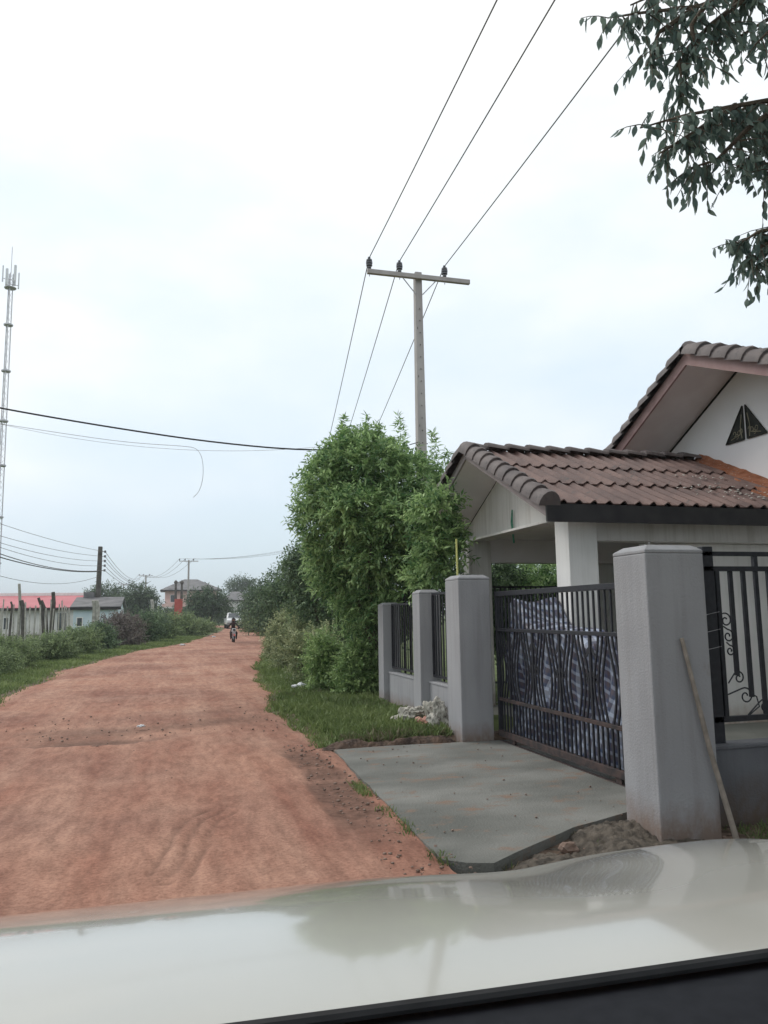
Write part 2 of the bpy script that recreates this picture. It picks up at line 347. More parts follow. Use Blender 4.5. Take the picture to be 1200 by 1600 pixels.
def road_mat():
    m = bpy.data.materials.new('red_laterite'); m.use_nodes = True; t = m.node_tree; n = t.nodes; p = n['Principled BSDF']
    p.inputs['Roughness'].default_value = .95; p.inputs['Specular IOR Level'].default_value = .15
    g = n.new('ShaderNodeNewGeometry')
    def ns(sc, det=6, st=(1,1,1), rg=.55):
        mpn = n.new('ShaderNodeMapping'); mpn.inputs['Scale'].default_value = st; t.links.new(g.outputs['Position'], mpn.inputs[0])
        q = n.new('ShaderNodeTexNoise'); q.inputs['Scale'].default_value = sc; q.inputs['Detail'].default_value = det; q.inputs['Roughness'].default_value = rg
        t.links.new(mpn.outputs[0], q.inputs['Vector']); return q.outputs[0]
    def ramp(src, stops):
        r = n.new('ShaderNodeValToRGB'); el = r.color_ramp.elements
        el[0].position, el[0].color = stops[0][0], (*stops[0][1], 1); el[1].position, el[1].color = stops[-1][0], (*stops[-1][1], 1)
        for s, c in stops[1:-1]: q = el.new(s); q.color = (*c, 1)
        t.links.new(src, r.inputs[0]); return r.outputs[0]
    def mix(f, a, b, mode='MIX'):
        mx = n.new('ShaderNodeMix'); mx.data_type = 'RGBA'; mx.blend_type = mode
        if isinstance(f, float): mx.inputs['Factor'].default_value = f
        else: t.links.new(f, mx.inputs['Factor'])
        for k_, v in (('A', a), ('B', b)):
            if isinstance(v, tuple): mx.inputs[k_].default_value = (*v, 1)
            else: t.links.new(v, mx.inputs[k_])
        return mx.outputs['Result']
    base = ramp(ns(.55, 5), [(.30, (.275,.128,.09)), (.5, (.33,.18,.13)), (.70, (.38,.24,.18))])
    streak = ramp(ns(2.6, 6, (1, .09, 1)), [(.36, (.26,.125,.09)), (.62, (.41,.255,.19))])
    c = mix(.5, base, streak)
    c = mix(1.0, c, ramp(ns(.32, 4), [(.34, (.74,.70,.72)), (.52, (1,1,1)), (.68, (1.12,1.12,1.10))]), 'MULTIPLY')
    c = mix(1.0, c, ramp(ns(6, 5, (1.6, .45, 1), .65), [(.35, (.78,.76,.76)), (.62, (1.10,1.10,1.10))]), 'MULTIPLY')
    fine = ramp(ns(38, 5, rg=.7), [(.34, (.74,.70,.70)), (.52, (1,1,1)), (.66, (1.18,1.16,1.14))])
    c = mix(1.0, c, fine, 'MULTIPLY')
    a = n.new('ShaderNodeAttribute'); a.attribute_name = 'tint'
    rough_soil = ramp(ns(13, 7, rg=.7), [(.35, (.075,.045,.034)), (.65, (.19,.11,.085))])
    c = mix(a.outputs['Fac'], c, rough_soil)
    v = n.new('ShaderNodeTexVoronoi'); v.inputs['Scale'].default_value = 16; t.links.new(g.outputs['Position'], v.inputs['Vector'])
    peb = ramp(v.outputs['Distance'], [(.10, (1,1,1)), (.16, (0,0,0))])
    pm = mix(1.0, peb, ramp(ns(5, 3), [(.5, (0,0,0)), (.7, (.8,.8,.8))]), 'MULTIPLY')
    c = mix(pm, c, (.16,.085,.065))
    t.links.new(c, p.inputs['Base Color'])
    b = n.new('ShaderNodeBump'); b.inputs['Strength'].default_value = .45; b.inputs['Distance'].default_value = .015
    t.links.new(ns(26, 8, rg=.7), b.inputs['Height']); t.links.new(b.outputs[0], p.inputs['Normal'])
    return m
def track(x, y, pts, w):
    best = 9
    for (ax, ay), (bx, by) in zip(pts, pts[1:]):
        dx, dy = bx-ax, by-ay; t = max(0, min(1, ((x-ax)*dx+(y-ay)*dy)/(dx*dx+dy*dy)))
        d = (x-ax-t*dx)*dy - (y-ay-t*dy)*dx; d /= math.hypot(dx, dy)
        if 0 < t < 1 or abs(d) < .05:
            dd = math.hypot(x-ax-t*dx, y-ay-t*dy)
            if dd < abs(best): best = math.copysign(dd, d)
    return best
TRK = [tuple(gr(*q).xy) for q in ((265,1372),(285,1340),(303,1300),(318,1282),(350,1268))]
def road_zt(x, y, u, l, r):
    z = .012*nz(x, y, .7, 3) + .008*nz(x, y, 2.6, 7) + (.006*nz(x, y, 7.) if y < 30 else 0); t = 0
    # gentle ruts along the line of travel
    for rx in (.22, .34, .55, .70): z -= .010*math.exp(-((u-rx-.02*math.sin(y*.3))/.035)**2)*(.6+.8*nz(x*2, y*.3, 1.))
    e_ = min(u, 1-u)*(r-l); z -= max(0, .35-e_)*(.16 if not (x > 1 and y < 9.6) else .05)
    t += max(0, min(1, (.22-e_)*2.2))*.5
    # rougher older surface beyond a scraped line across the road
    yl = 11.0 + .35*nz(x, 0, .6) 
    if yl < y < yl+3.6:
        q = (nz(x*.6, y*1.4, .9, 5)+.25)*(1-(y-yl)/3.6)
        q *= max(0, min(1, (x+3.0)/1.2))
        t += max(0, q)*1.25; z -= .012*max(0, q); z += .012*nz(x, y, 6, 2)*(1-(y-yl)/3.6)
    z -= .018*max(0, min(1, (y-yl)*6)) * max(0, 1-(y-yl)/8)
    # dark soil strip between road and driveway
    if y < 9.9:
        xc = 1.56 + .05*math.sin(y*1.7) + .09*nz(x, y, 1.3); d = abs(x-xc)
        q = max(0, 1-(d/.24)**2)**.6*max(0, min(1, (9.9-y)*1.2))*max(0, min(1, (y-5.4)*.9))
        t += 1.5*q*(.8+.8*nz(x, y, 3)); z -= .024*q
    if 4.3 < y < 8.2 and -2.4 < x < .8:
        d = track(x, y, TRK, .1)
        if abs(d) < .20: z -= .016*max(0, math.cos(d*2*math.pi/.125)); t += .55*max(0, math.cos(d*2*math.pi/.125))**1.5
    return z, max(0, min(t, .85))
rows = list(np.arange(-8, 3.4, .3)) + list(np.arange(3.4, 10, .045)) + list(np.arange(10, 18, .09)) + list(np.arange(18, 50, .3)) + list(np.arange(50, 180, 1.0))
nu = 150; RV = []; RTn = []
for y in rows:
    l, r = edges(y); l -= .28; r += .28 if y > 9.5 else .10
    for i in range(nu):
        u = i/(nu-1); x = l + (r-l)*u; z, t = road_zt(x, y, u, l, r); RV.append((x, y, z+.02)); RTn.append(t)
ii, jj = np.meshgrid(np.arange(nu-1), np.arange(len(rows)-1)); k = (jj*nu+ii).ravel()
ro = put('road', np_mesh('road', RV, np.stack([k, k+1, k+nu+1, k+nu], 1), road_mat(), RTn, smooth=True), (0,0,0)); ro['kind'] = 'structure'

# pale sandy apron beside the driveway and the driveway slab itself
dp = [(1.98,9.38),(2.6,9.42),(3.45,9.36),(4.2,9.30),(4.9,9.30),(4.9,5.95),(4.06,5.92),(3.50,5.66),(2.99,5.45),(2.55,5.17),(2.08,4.88),(1.93,4.93),(1.80,5.06),(1.84,6.2),(1.90,7.6)]
def jag(poly, step=.22, a=.010):
    o = []
    for i, p in enumerate(poly):
        q = poly[(i+1) % len(poly)]; L = math.dist(p, q); n = max(1, int(L/step))
        for k in range(n):
            s = k/n; o.append((p[0]+(q[0]-p[0])*s+rnd.uniform(-a, a), p[1]+(q[1]-p[1])*s+rnd.uniform(-a, a)))
    return o
M_conc2 = new_mat('driveway_concrete', (.115,.118,.108), (.215,.215,.20), .8, .9, .5, 60, c3=(.20,.14,.105), spots=.24, stretch=(1,1.6,1))
m = MB(); m.prism([(x, y, -.10) for x, y in jag(dp)], (0, 0, .125))
o = struct('driveway', m, M_conc2)

# ------------------------------------------------------------------ pillars and walls
def pillar(x0, y0, x1, y1, h, label, cap=.05, group=None, name='gate_pillar'):
    t = empty(name, ((x0+x1)/2, (y0+y1)/2, 0), label, 'pillar', group)
    part('shaft', MB().box((x0, y0, -.15), (x1, y1, h-.045)), M_render, t, bevel=.012)
    m = MB(); e_ = -.0005; cx, cy = (x0+x1)/2, (y0+y1)/2
    vs = [(x0-e_,y0-e_,h-.045),(x1+e_,y0-e_,h-.045),(x1+e_,y1+e_,h-.045),(x0-e_,y1+e_,h-.045),
          (x0-e_,y0-e_,h-.02),(x1+e_,y0-e_,h-.02),(x1+e_,y1+e_,h-.02),(x0-e_,y1+e_,h-.02),(x0+.06,y0+.06,h+.02),(x1-.06,y0+.06,h+.02),(x1-.06,y1-.06,h+.02),(x0+.06,y1-.06,h+.02)]
    m.add(vs, [(0,3,2,1),(0,1,5,4),(1,2,6,5),(2,3,7,6),(3,0,4,7),(4,5,9,8),(5,6,10,9),(6,7,11,10),(7,4,8,11),(8,9,10,11)])
    part('cap', m, M_render, t, bevel=.006)
    return t
pn = pillar(3.48, 5.06, 4.00, 5.50, 2.12, 'largest grey pillar nearest the car, with a pale stick leaning on it')
m = MB(); 
for q in ((.05,.03),(-.04,.05),(0,.07)): m.tube([(3.62,5.2,2.10),(3.62+q[0]*.4,5.2,2.10+q[1]*.6),(3.62+q[0],5.2,2.10+q[1])], .003, 4)
part('tie_wire', m, M_steel, pn)
pillar(3.62, 9.33, 4.06, 9.82, 2.11, 'grey gate pillar at the far end of the sliding gate')
pillar(3.72, 11.25, 4.06, 11.60, 1.98, 'middle grey fence post between the two short railing panels', name='fence_post')
pillar(3.80, 13.62, 4.14, 13.96, 1.82, 'farthest grey fence post, under the leafy tree', name='fence_post')
def lowwall(x0, y0, x1, y1, h, mat, label):
    t = empty('low_wall', ((x0+x1)/2, (y0+y1)/2, 0), label, 'wall')
    part('wall_body', MB().box((x0, y0, -.15), (x1, y1, h-.03)), mat, t, bevel=.006)
    part('coping', MB().box((x0-.012, y0-.012, h-.03), (x1+.012, y1+.012, h)), mat, t, bevel=.006)
lowwall(3.86, 9.84, 4.01, 11.235, .62, M_render, 'low grey wall section behind the crumpled sacks')
lowwall(3.90, 11.615, 4.05, 13.605, .60, M_render, 'low grey wall section between the middle and farthest posts')
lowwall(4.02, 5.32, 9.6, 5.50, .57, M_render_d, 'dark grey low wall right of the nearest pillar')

def railing(p0, p1, z0, z1, n, label, frame=.035, bar=.012, top2=None, group=None):
    p0, p1 = Vector(p0), Vector(p1); t = empty('railing', (*(p0+p1).xy/2, z0), label, 'railing', group)
    d = (p1-p0); L = d.length; d.normalize(); ang = math.atan2(d.y, d.x)
    M0 = Matrix.Translation(((p0+p1)/2).to_3d() if len(p0) == 2 else (p0+p1)/2) @ Matrix.Rotation(ang, 4, 'Z')
    def bx(lo, hi): return MB().box(lo, hi, M0)
    h = frame/2
    for z in ([z0, z1] + ([top2] if top2 else [])): part('rail', bx((-L/2, -h, z-h), (L/2, h, z+h)), M_iron, t)
    for s in (-1, 1): part('stile', bx((s*L/2-h, -h*.9, z0+h), (s*L/2+h, h*.9, z1-h)), M_iron, t)
    bmh = MB().box((-bar, -bar*.6, z0+h), (bar, bar*.6, z1-h)).mesh('bar', M_iron)
    for i in range(n):
        s = -L/2 + L*(i+1)/(n+1); inst('bar', bmh, M0 @ Matrix.Translation((s, 0, 0)), t)
    return t, M0, L
railing((3.93,9.86),(3.93,11.22), .70, 1.93, 11, 'narrow black railing panel beside the far gate pillar')
railing((3.97,11.63),(3.97,13.58), .68, 1.80, 16, 'black railing panel between the two smaller grey posts')
railing((4.3,13.9),(9.0,13.9), .3, 2.12, 42, 'black railing seen past the carport at the back of the plot', bar=.014)
# side fence right of the nearest pillar
t = empty('side_railing', (6, 5.6, .6), 'black wrought iron railing with scrolls on the side wall', 'railing')
yF = 5.42
for z, hh in ((2.10, .018), (1.975, .02), (.755, .022)): part('rail', MB().box((4.03, yF-.02, z-hh), (9.55, yF+.02, z+hh)), M_iron, t)
part('support_post', MB().box((4.265, yF-.02, .57), (4.365, yF+.05, 2.16)), M_iron, t, bevel=.005, label='wide black steel post')
part('stile', MB().box((4.38, yF-.02, .777), (4.415, yF+.02, 1.955)), M_iron, t)
part('support_post', MB().box((4.905, yF-.022, .57), (4.945, yF+.022, .733)), M_iron, t)
for i in range(34):
    x = 4.535 + i*.128
    if i % 3 == 2: part('upright', MB().box((x-.018, yF-.018, 1.995), (x+.018, yF+.018, 2.082)), M_iron, t)
    zb = [1.10, .92, .777][min(i, 2)]
    part('bar', MB().box((x-.018, yF-.012, zb), (x+.018, yF+.012, 1.955)), M_iron, t)
def scroll(c, r, a0, turns, sgn=1, n=22):
    return [Vector((c[0]-.22+sgn*r*(1-.78*k/n)*math.cos(a0+turns*2*math.pi*k/n), yF-.005, c[1]+r*(1-.78*k/n)*math.sin(a0+turns*2*math.pi*k/n))) for k in range(n+1)]
def scr(c, r, a0, turns, sgn=1, tail=None):
    p = scroll(c, r, a0, turns, sgn); p = ([Vector((tail[0]-.22, yF-.005, tail[1]))] if tail else []) + p
    m = MB(); m.tube(p, .0065, 6); part('scroll', m, M_iron, t, smooth=True)
scr((4.675,1.55), .062, 2.2, -1.25, 1, (4.60,1.66)); scr((4.69,1.42), .055, 1.6, -1.3, 1, (4.65,1.50)); scr((4.70,1.30), .045, 1.6, -1.35, 1, (4.67,1.37))
scr((4.765,1.08), .055, 2.4, -1.3, 1, (4.66,1.04)); scr((4.82,.93), .07, 2.0, -1.3, 1, (4.65,.95)); scr((5.0,.84), .06, 2.4, -1.4, 1, (4.83,.78)); scr((5.09,.85), .06, .9, 1.4, 1, (5.2,.80))
m = MB(); m.tube([(4.63,yF,.78),(4.73,yF,.84),(4.71,yF,.92),(4.64,yF,.96)], .006, 6); part('scroll', m, M_iron, t, smooth=True)
for k in range(3):
    m = MB(); z = 1.60-.14*k; m.tube([(4.14,yF-.03,z-.05+.03*k),(4.26,yF-.035,z),(4.38,yF-.03,z+.02)], .0022, 5); part('tie_wire', m, M_steel, t)

# ------------------------------------------------------------------ sliding gate
g = empty('sliding_gate', (4.1, 7.5, 0), 'black iron sliding gate with curved bars between the two large pillars', 'gate')
GX = 4.13; Y0, Y1 = 5.45, 9.30
def gb(name, y0, y1, z0, z1, th=.025, mat=M_iron, **k): return part(name, MB().box((GX-th, y0, z0), (GX+th, y1, z1)), mat, g, bevel=.004, **k)
gb('top_rail', Y0, Y1, 1.845, 1.905, .03); gb('middle_rail', Y0+.06, Y1-.06, 1.395, 1.435); gb('lower_rail', Y0+.06, Y1-.06, .525, .565, mat=M_rust); gb('bottom_rail', Y0, Y1, .085, .16, .03, M_rust)
for y in (Y0, 6.30, Y1-.06): gb('stile', y, y+.055, .162, 1.843)
yb = [Y0+.10+i*.105 for i in range(int((Y1-Y0-.18)/.105)+1)]
mu = MB().box((-.009, -.011, 1.437), (.009, .011, 1.843)).mesh('upper_bar', M_iron); ml = MB().box((-.009, -.011, .162), (.009, .011, .523)).mesh('lower_bar', M_iron)
for y in yb:
    inst('upper_bar', mu, Matrix.Translation((GX, y, 0)), g)
for i in range(int((Y1-Y0-.14)/.088)):
    inst('lower_bar', ml, Matrix.Translation((GX, Y0+.09+i*.088, 0)), g)
# bundles of curved bars mirrored about straight stems
def curve_bar(y, amp, ph, z0=.567, z1=1.393, n=12, w=.011):
    m = MB(); pts = []
    for k in range(n+1):
        s = k/n; pts.append((y + amp*math.sin(math.pi*s*1.5 + ph), z0+(z1-z0)*s))
    vs = []
    for (a, z) in pts:
        for dx, dy in ((-.008,-w),(.008,-w),(.008,w),(-.008,w)): vs.append((dx, a+dy, z))
    fs = [(i*4+j, i*4+(j+1) % 4, (i+1)*4+(j+1) % 4, (i+1)*4+j) for i in range(n) for j in range(4)] + [(0,1,2,3), (n*4+3, n*4+2, n*4+1, n*4)]
    m.add(vs, fs); return m
pan = .64; ys_ = Y1-.06-.02
cb = {}
for s in (-1, 1):
    for k_ in range(3): cb[(s, k_)] = curve_bar(0, s*.055, math.pi*.9).mesh('curved_bar', M_iron)
stem = MB().box((-.012, -.017, .567), (.012, .017, 1.393)).mesh('stem_bar', M_iron)
for c in range(6):
    yc = Y1 - .36 - c*pan
    inst('stem_bar', stem, Matrix.Translation((GX, yc, 0)), g)
    for s in (-1, 1):
        for k_ in range(3): inst('curved_bar', cb[(s, k_)], Matrix.Translation((GX, yc+s*(.105+.075*k_), 0)), g)
def flat_leaf(y, z, ang, L=.22):
    m = MB(); c, s = math.cos(ang), math.sin(ang)
    pr = [(0, 0), (L*.3, .022), (L*.6, .018), (L, 0), (L*.6, -.018), (L*.3, -.022)]
    m.prism([(GX-.004, y+a*c-b*s, z+a*s+b*c) for a, b in pr], (.006, 0, 0)); return m
for c in range(6):
    yc = Y1 - .36 - c*pan
    for k_, (z, a) in enumerate(((1.30, -2.2), (1.30, -.95), (1.05, -2.25), (1.05, -.9), (.86, 2.2), (.86, .95))): part('leaf_ornament', flat_leaf(yc, z, a, .2), M_iron, g)
for y in (6.6, 8.9):
    m = MB(); m.tube([(GX-.012, y, .055), (GX+.012, y, .055)], .045, 14); part('wheel', m, M_rust, g)
single('gate_track', MB().box((GX-.02, 5.7, .0), (GX+.02, 9.3, .012+.018)), M_rust, (GX, 7.5, .0), 'rusty steel track under the sliding gate', 'track')

# striped tarpaulin over goods stacked behind the gate
def tarp_mat():
    m = bpy.data.materials.new('striped_tarpaulin'); m.use_nodes = True; t = m.node_tree; n = t.nodes; p = n['Principled BSDF']
    p.inputs['Roughness'].default_value = .35; g_ = n.new('ShaderNodeAttribute'); g_.attribute_name = 'tint'
    uv = n.new('ShaderNodeTexCoord'); sp = n.new('ShaderNodeSeparateXYZ'); t.links.new(uv.outputs['UV'], sp.inputs[0])
    def stripes(sock, freq, lo, hi):
        a = n.new('ShaderNodeMath'); a.operation = 'MULTIPLY'; a.inputs[1].default_value = freq; t.links.new(sock, a.inputs[0])
        b = n.new('ShaderNodeMath'); b.operation = 'FRACT'; t.links.new(a.outputs[0], b.inputs[0])
        r = n.new('ShaderNodeValToRGB'); r.color_ramp.interpolation = 'CONSTANT'; el = r.color_ramp.elements
        el[0].position = 0; el[0].color = (*lo[0], 1); el[1].position = lo[1]; el[1].color = (*hi[0], 1)
        for c_, s_ in hi[1]: q = el.new(s_); q.color = (*c_, 1)
        t.links.new(b.outputs[0], r.inputs[0]); return r.outputs[0]
    A = stripes(sp.outputs['X'], 5.5, ((.50,.56,.68), .34), ((.05,.07,.14), [((.12,.10,.13), .58), ((.07,.10,.20), .80)]))
    B = stripes(sp.outputs['Y'], 8.0, ((.46,.52,.64), .30), ((.06,.075,.14), [((.12,.09,.10), .6)]))
    mx = n.new('ShaderNodeMix'); mx.data_type = 'RGBA'; mx.inputs['Factor'].default_value = .5; t.links.new(A, mx.inputs['A']); t.links.new(B, mx.inputs['B'])
    t.links.new(mx.outputs['Result'], p.inputs['Base Color']); return m
def th(y):   # top height along the stack
    return 1.33 + .42*max(0, min(1, (y-8.35)/.9))**1.3 + .05*math.sin(y*4) + .04*math.sin(y*9+1)
U, Vn = 110, 70; vs = []; uvs = []
for j in range(Vn):
    for i in range(U):
        y = 6.5 + 2.95*i/(U-1); s = j/(Vn-1)*2.6; h = th(y)
        fold = .035*math.sin(y*13+math.sin(y*3)*2)+.02*math.sin(y*31)
        if s < h: x, z = 4.36+fold*min(1, (h-s)*1.2+.15)+.05*math.sin(s*5+y*4), s+.02
        elif s < h+.62: x, z = 4.36+(s-h), h+.03+.03*math.sin((s-h)*9+y*5)+.03*math.sin(y*11)
        else: x, z = 4.98+fold, max(.02, h-(s-h-.62))
        vs.append((x, y, z)); uvs.append((y*1.0+.25*s, s*1.0-.35*y))
ii, jj = np.meshgrid(np.arange(U-1), np.arange(Vn-1)); k = (jj*U+ii).ravel()
me = np_mesh('tarpaulin', vs, np.stack([k, k+1, k+U+1, k+U], 1), tarp_mat(), off=(4.7, 7.5, 0), smooth=True)
ul = me.uv_layers.new(name='UVMap'); li = np.zeros(len(me.loops), dtype=np.int32); me.loops.foreach_get('vertex_index', li); ul.data.foreach_set('uv', np.array(uvs, dtype=np.float32)[li].ravel())
tag(put('tarpaulin', me, (4.7, 7.5, 0)), 'blue and white striped tarpaulin draped over goods behind the gate', 'tarpaulin')

# ------------------------------------------------------------------ house with carport
H = empty('house', (9, 10, 0), 'white house with brown tiled gable roof and carport behind the gate', 'house')
# tiles: flat pans with rounded ribs
def tile_mesh(w, L, mat, waves=2):
    m = MB(); prof = []
    ww = w/waves
    for k_ in range(waves):
        for a, b in ((0,0),(.50,0),(.62,.022),(.72,.040),(.82,.040),(.92,.020)): prof.append((k_*ww+a*ww, b))
    prof.append((w+.012, 0)); n = len(prof); vs = []
    for yy, dz in ((0, .012), (L, -.006)):
        for a, b in prof: vs.append((a-w/2, yy, b+dz))
    for a, b in prof: vs.append((a-w/2, 0, b-.008+.008))
    fs = [(i, i+1, n+i+1, n+i) for i in range(n-1)]
    # front edge thickness
    vs = vs[:2*n] + [(a-w/2, .0, b-.004) for a, b in prof]
    fs += [(2*n+i, 2*n+i+1, i+1, i) for i in range(n-1)]
    m.add(vs, fs); me = m.mesh('roof_tile', mat, smooth=False)
    me.polygons.foreach_set('use_smooth', [True]*len(me.polygons)); me.set_sharp_from_angle(angle=R(35)); return me
def cap_mesh(L, r, mat, hk=.72):
    m = MB(); vs = []; n = 9
    for s, rr, dz in ((0, r, .012), (.04, r*1.03, .016), (L*.85, r*.90, 0), (L*1.06, r*.88, -.004)):
        for k_ in range(n):
            a = math.pi*(k_/(n-1)); vs.append((rr*math.cos(a), s, rr*hk*math.sin(a)+dz-.02-(.05 if hk > 1 else 0)))
    m.add(vs, [(j*n+i, j*n+i+1, (j+1)*n+i+1, (j+1)*n+i) for j in range(3) for i in range(n-1)] + [tuple(range(n))])
    return m.mesh('ridge_cap', mat, smooth=True)
T_me = tile_mesh(.42, 1.04, M_tile); C_me = cap_mesh(.36, .125, M_cap); CB_me = cap_mesh(.36, .19, M_cap, 1.1); CD_me = cap_mesh(.36, .15, M_cap, 1.25)
def basis(o, xa, ya):
    xa = Vector(xa).normalized(); ya = Vector(ya).normalized(); za = xa.cross(ya).normalized(); xa = ya.cross(za)
    return Matrix(((xa.x, ya.x, za.x, o[0]), (xa.y, ya.y, za.y, o[1]), (xa.z, ya.z, za.z, o[2]), (0,0,0,1)))
def slope(roof, x0, x1, ye, ze, yr, zr, nrow, clip=None):
    """tiles from the eave (ye, ze) up to the ridge (yr, zr)"""
    up = Vector((0, yr-ye, zr-ze)); L = up.length; up.normalize(); xd = (1,0,0) if up.y > 0 else (-1,0,0)
    n = int(round((x1-x0)/.42)); step = (x1-x0)/n; rl = L/nrow
    for r_ in range(nrow):
        for c in range(n):
            xc = x0+(c+.5)*step
            if clip and not clip(xc, r_): continue
            p = Vector((xc, ye, ze)) + up*(rl*r_) + Vector((0, -abs(up.z)*(1 if up.y > 0 else -1)*0, .012+.002*(nrow-r_)))
            Mx = basis(p, xd, up) @ Matrix.Rotation(R(rnd.uniform(-.5,.5)), 4, 'Z') @ Matrix.Rotation(R(-.9+rnd.uniform(-.25,.25)), 4, 'X')
            Mx = Mx @ Matrix.Diagonal((step/.42, (rl+.05)/1.04, 1, 1)); inst('roof_tile', T_me, Mx, roof)
def caps(roof, a, b, me, side=(0,0,1), n=None):
    a, b = Vector(a), Vector(b); d = b-a; L = d.length; n = n or int(L/.34); s = L/n; d.normalize()
    xa = d.cross(Vector(side)).normalized()
    for i in range(n): inst('ridge_cap', me, basis(a+d*s*i, xa, d) @ Matrix.Rotation(R(rnd.uniform(-1,1)-1.6), 4, 'X'), roof)
# carport roof
yE, zE, yR, zR, yB = 8.62, 2.97, 11.25, 4.20, 13.9
cx0, cx1 = 4.55, 8.95
m = MB(); m.prism([(cx0+.02, yE+.04, zE-.10), (cx0+.02, yR, zR-.10), (cx0+.02, yB-.04, zE-.10), (cx0+.02, yB-.04, zE-.02), (cx0+.02, yR, zR-.02), (cx0+.02, yE+.04, zE-.02)], (cx1-cx0-.03, 0, 0))
rf = part('roof', m, M_fascia, H, base=(6.7, yR, 3.5), label='carport roof of brown cement tiles')
slope(rf, cx0+.06, cx1, yE-.03, zE, yR-.02, zR, 3); slope(rf, cx0+.06, cx1, yB+.03, zE, yR+.02, zR, 3)
caps(rf, (cx0-.02, yR, zR+.07), (8.9, yR, zR+.07), C_me)
caps(rf, (cx0+.02, yE-.08, zE+.03), (cx0+.02, yR-.06, zR+.045), CD_me, n=10)
caps(rf, (cx0+.02, yB+.08, zE+.03), (cx0+.02, yR+.06, zR+.045), CD_me, n=10)
m = MB(); m.prism([(cx0-.005, yE-.0, zE-.15), (cx0-.005, yR, zR-.13), (cx0-.005, yR, zR+.0), (cx0-.005, yE, zE+.01)], (.03, 0, 0)); part('barge_board', m, M_fasg, H)
m = MB(); m.prism([(cx0-.005, yB, zE-.15), (cx0-.005, yR+.002, zR-.13), (cx0-.005, yR+.002, zR+.0), (cx0-.005, yB, zE+.01)], (.03, 0, 0)); part('barge_board', m, M_fasg, H)
part('fascia', MB().box((cx0-.02, yE-.06, zE-.22), (10.3, yE-.02, zE+.005)), M_fascia, H, label='black fascia along the carport eave')
part('fascia', MB().box((cx0, yB+.02, zE-.20), (cx1, yB+.05, zE+.0)), M_fascia, H)
m = MB(); m.prism([(cx0+.03, yE+.02, zE-.15), (cx0+.03, yR, zR-.14), (cx0+.03, yR, zR-.12), (cx0+.03, yE+.02, zE-.13)], (.72, 0, 0)); m.prism([(cx0+.03, yB-.02, zE-.15), (cx0+.03, yR+.002, zR-.14), (cx0+.03, yR+.002, zR-.12), (cx0+.03, yB-.02, zE-.13)], (.72, 0, 0))
part('soffit', m, M_soffit, H)
# gable triangle, beam, ceiling, columns
m = MB(); m.prism([(5.30, yE+.25, 2.90), (5.30, yB-.25, 2.90), (5.30, yR, zR-.15)], (.12, 0, 0)); part('gable_wall', m, M_grimy, H)
part('beam', MB().box((5.04, 8.94, 2.86), (5.38, 13.2, 2.897)), M_grimy, H, bevel=.006)
part('beam', MB().box((5.43, 12.42, 2.50), (9.0, 12.74, 2.90)), M_soffit, H)
part('beam', MB().box((5.43, 8.98, 2.56), (9.0, 9.2, 2.90)), M_grimy, H)
m = MB().box((5.43, 9.21, 2.90), (9.0, 12.41, 2.92)); part('ceiling', m, M_soffit, H)
m = MB(); m.lathe([(.11, 2.87), (.13, 2.88), (.13, 2.899)], (6.3, 11.4, 0), 16); part('ceiling_light', m, M_white, H)
part('column', MB().box((5.00, 8.90, 0), (5.42, 9.26, 2.858)), M_white, H, bevel=.008, label='white carport column behind the gate')
part('column', MB().box((5.00, 12.35, 0), (5.42, 12.75, 2.858)), M_grimy, H, bevel=.008)
m = MB(); m.tube([(5.26, 11.1, 3.25), (5.26, 11.13, 3.05), (5.27, 11.1, 2.72)], [.012, .02, .015], 5)
part('hanging_cloth', m, new_mat('green_cloth', (.06,.20,.14), (.10,.28,.20), 20, .9), H, label='thin green cloth strip hanging from the gable')
# main walls
part('wall', MB().box((9.0, 6.0, -.1), (9.2, 13.3, 3.3)), M_white, H)
part('wall', MB().box((7.1, 12.78, -.1), (8.998, 12.95, 2.74)), M_white, H)
part('wall', MB().box((9.203, 5.98, -.1), (16, 6.18, 3.3)), M_white, H)
part('wall', MB().box((9.203, 13.1, -.1), (16, 13.3, 3.3)), M_white, H)
part('floor_slab', MB().box((4.95, 6.0, -.1), (9.0, 13.5, .06)), M_conc, H)
part('wall', MB().box((6.35, 9.21, .06), (8.99, 9.36, 2.55)), M_white, H)
# big gable: ridge at y 10.2; near slope flatter than the far one
gx = 8.0; rY, rZ = 10.2, 5.72; kn, kf = .42, .525
nY, fY = 5.3, 13.95; nZ, fZ = rZ-kn*(rY-nY), rZ-kf*(fY-rY)
m = MB(); m.prism([(gx+.02, nY, nZ-.10), (gx+.02, rY, rZ-.10), (gx+.02, fY, fZ-.10), (gx+.02, fY, fZ-.02), (gx+.02, rY, rZ-.02), (gx+.02, nY, nZ-.02)], (8.5, 0, 0))
rf2 = part('roof', m, M_fascia, H, base=(12, rY, rZ-1), label='high gable roof of brown cement tiles')
slope(rf2, gx+.05, 13.1, nY-.03, nZ, rY-.02, rZ, 5); slope(rf2, gx+.05, 11.0, fY+.03, fZ, rY+.02, rZ, 4)
caps(rf2, (gx, rY, rZ+.07), (13.1, rY, rZ+.07), CB_me); caps(rf2, (gx+.05, nY, nZ+.06), (gx+.05, rY-.08, rZ+.06), CB_me, n=15); caps(rf2, (gx+.05, fY, fZ+.06), (gx+.05, rY+.08, rZ+.06), CB_me, n=13)
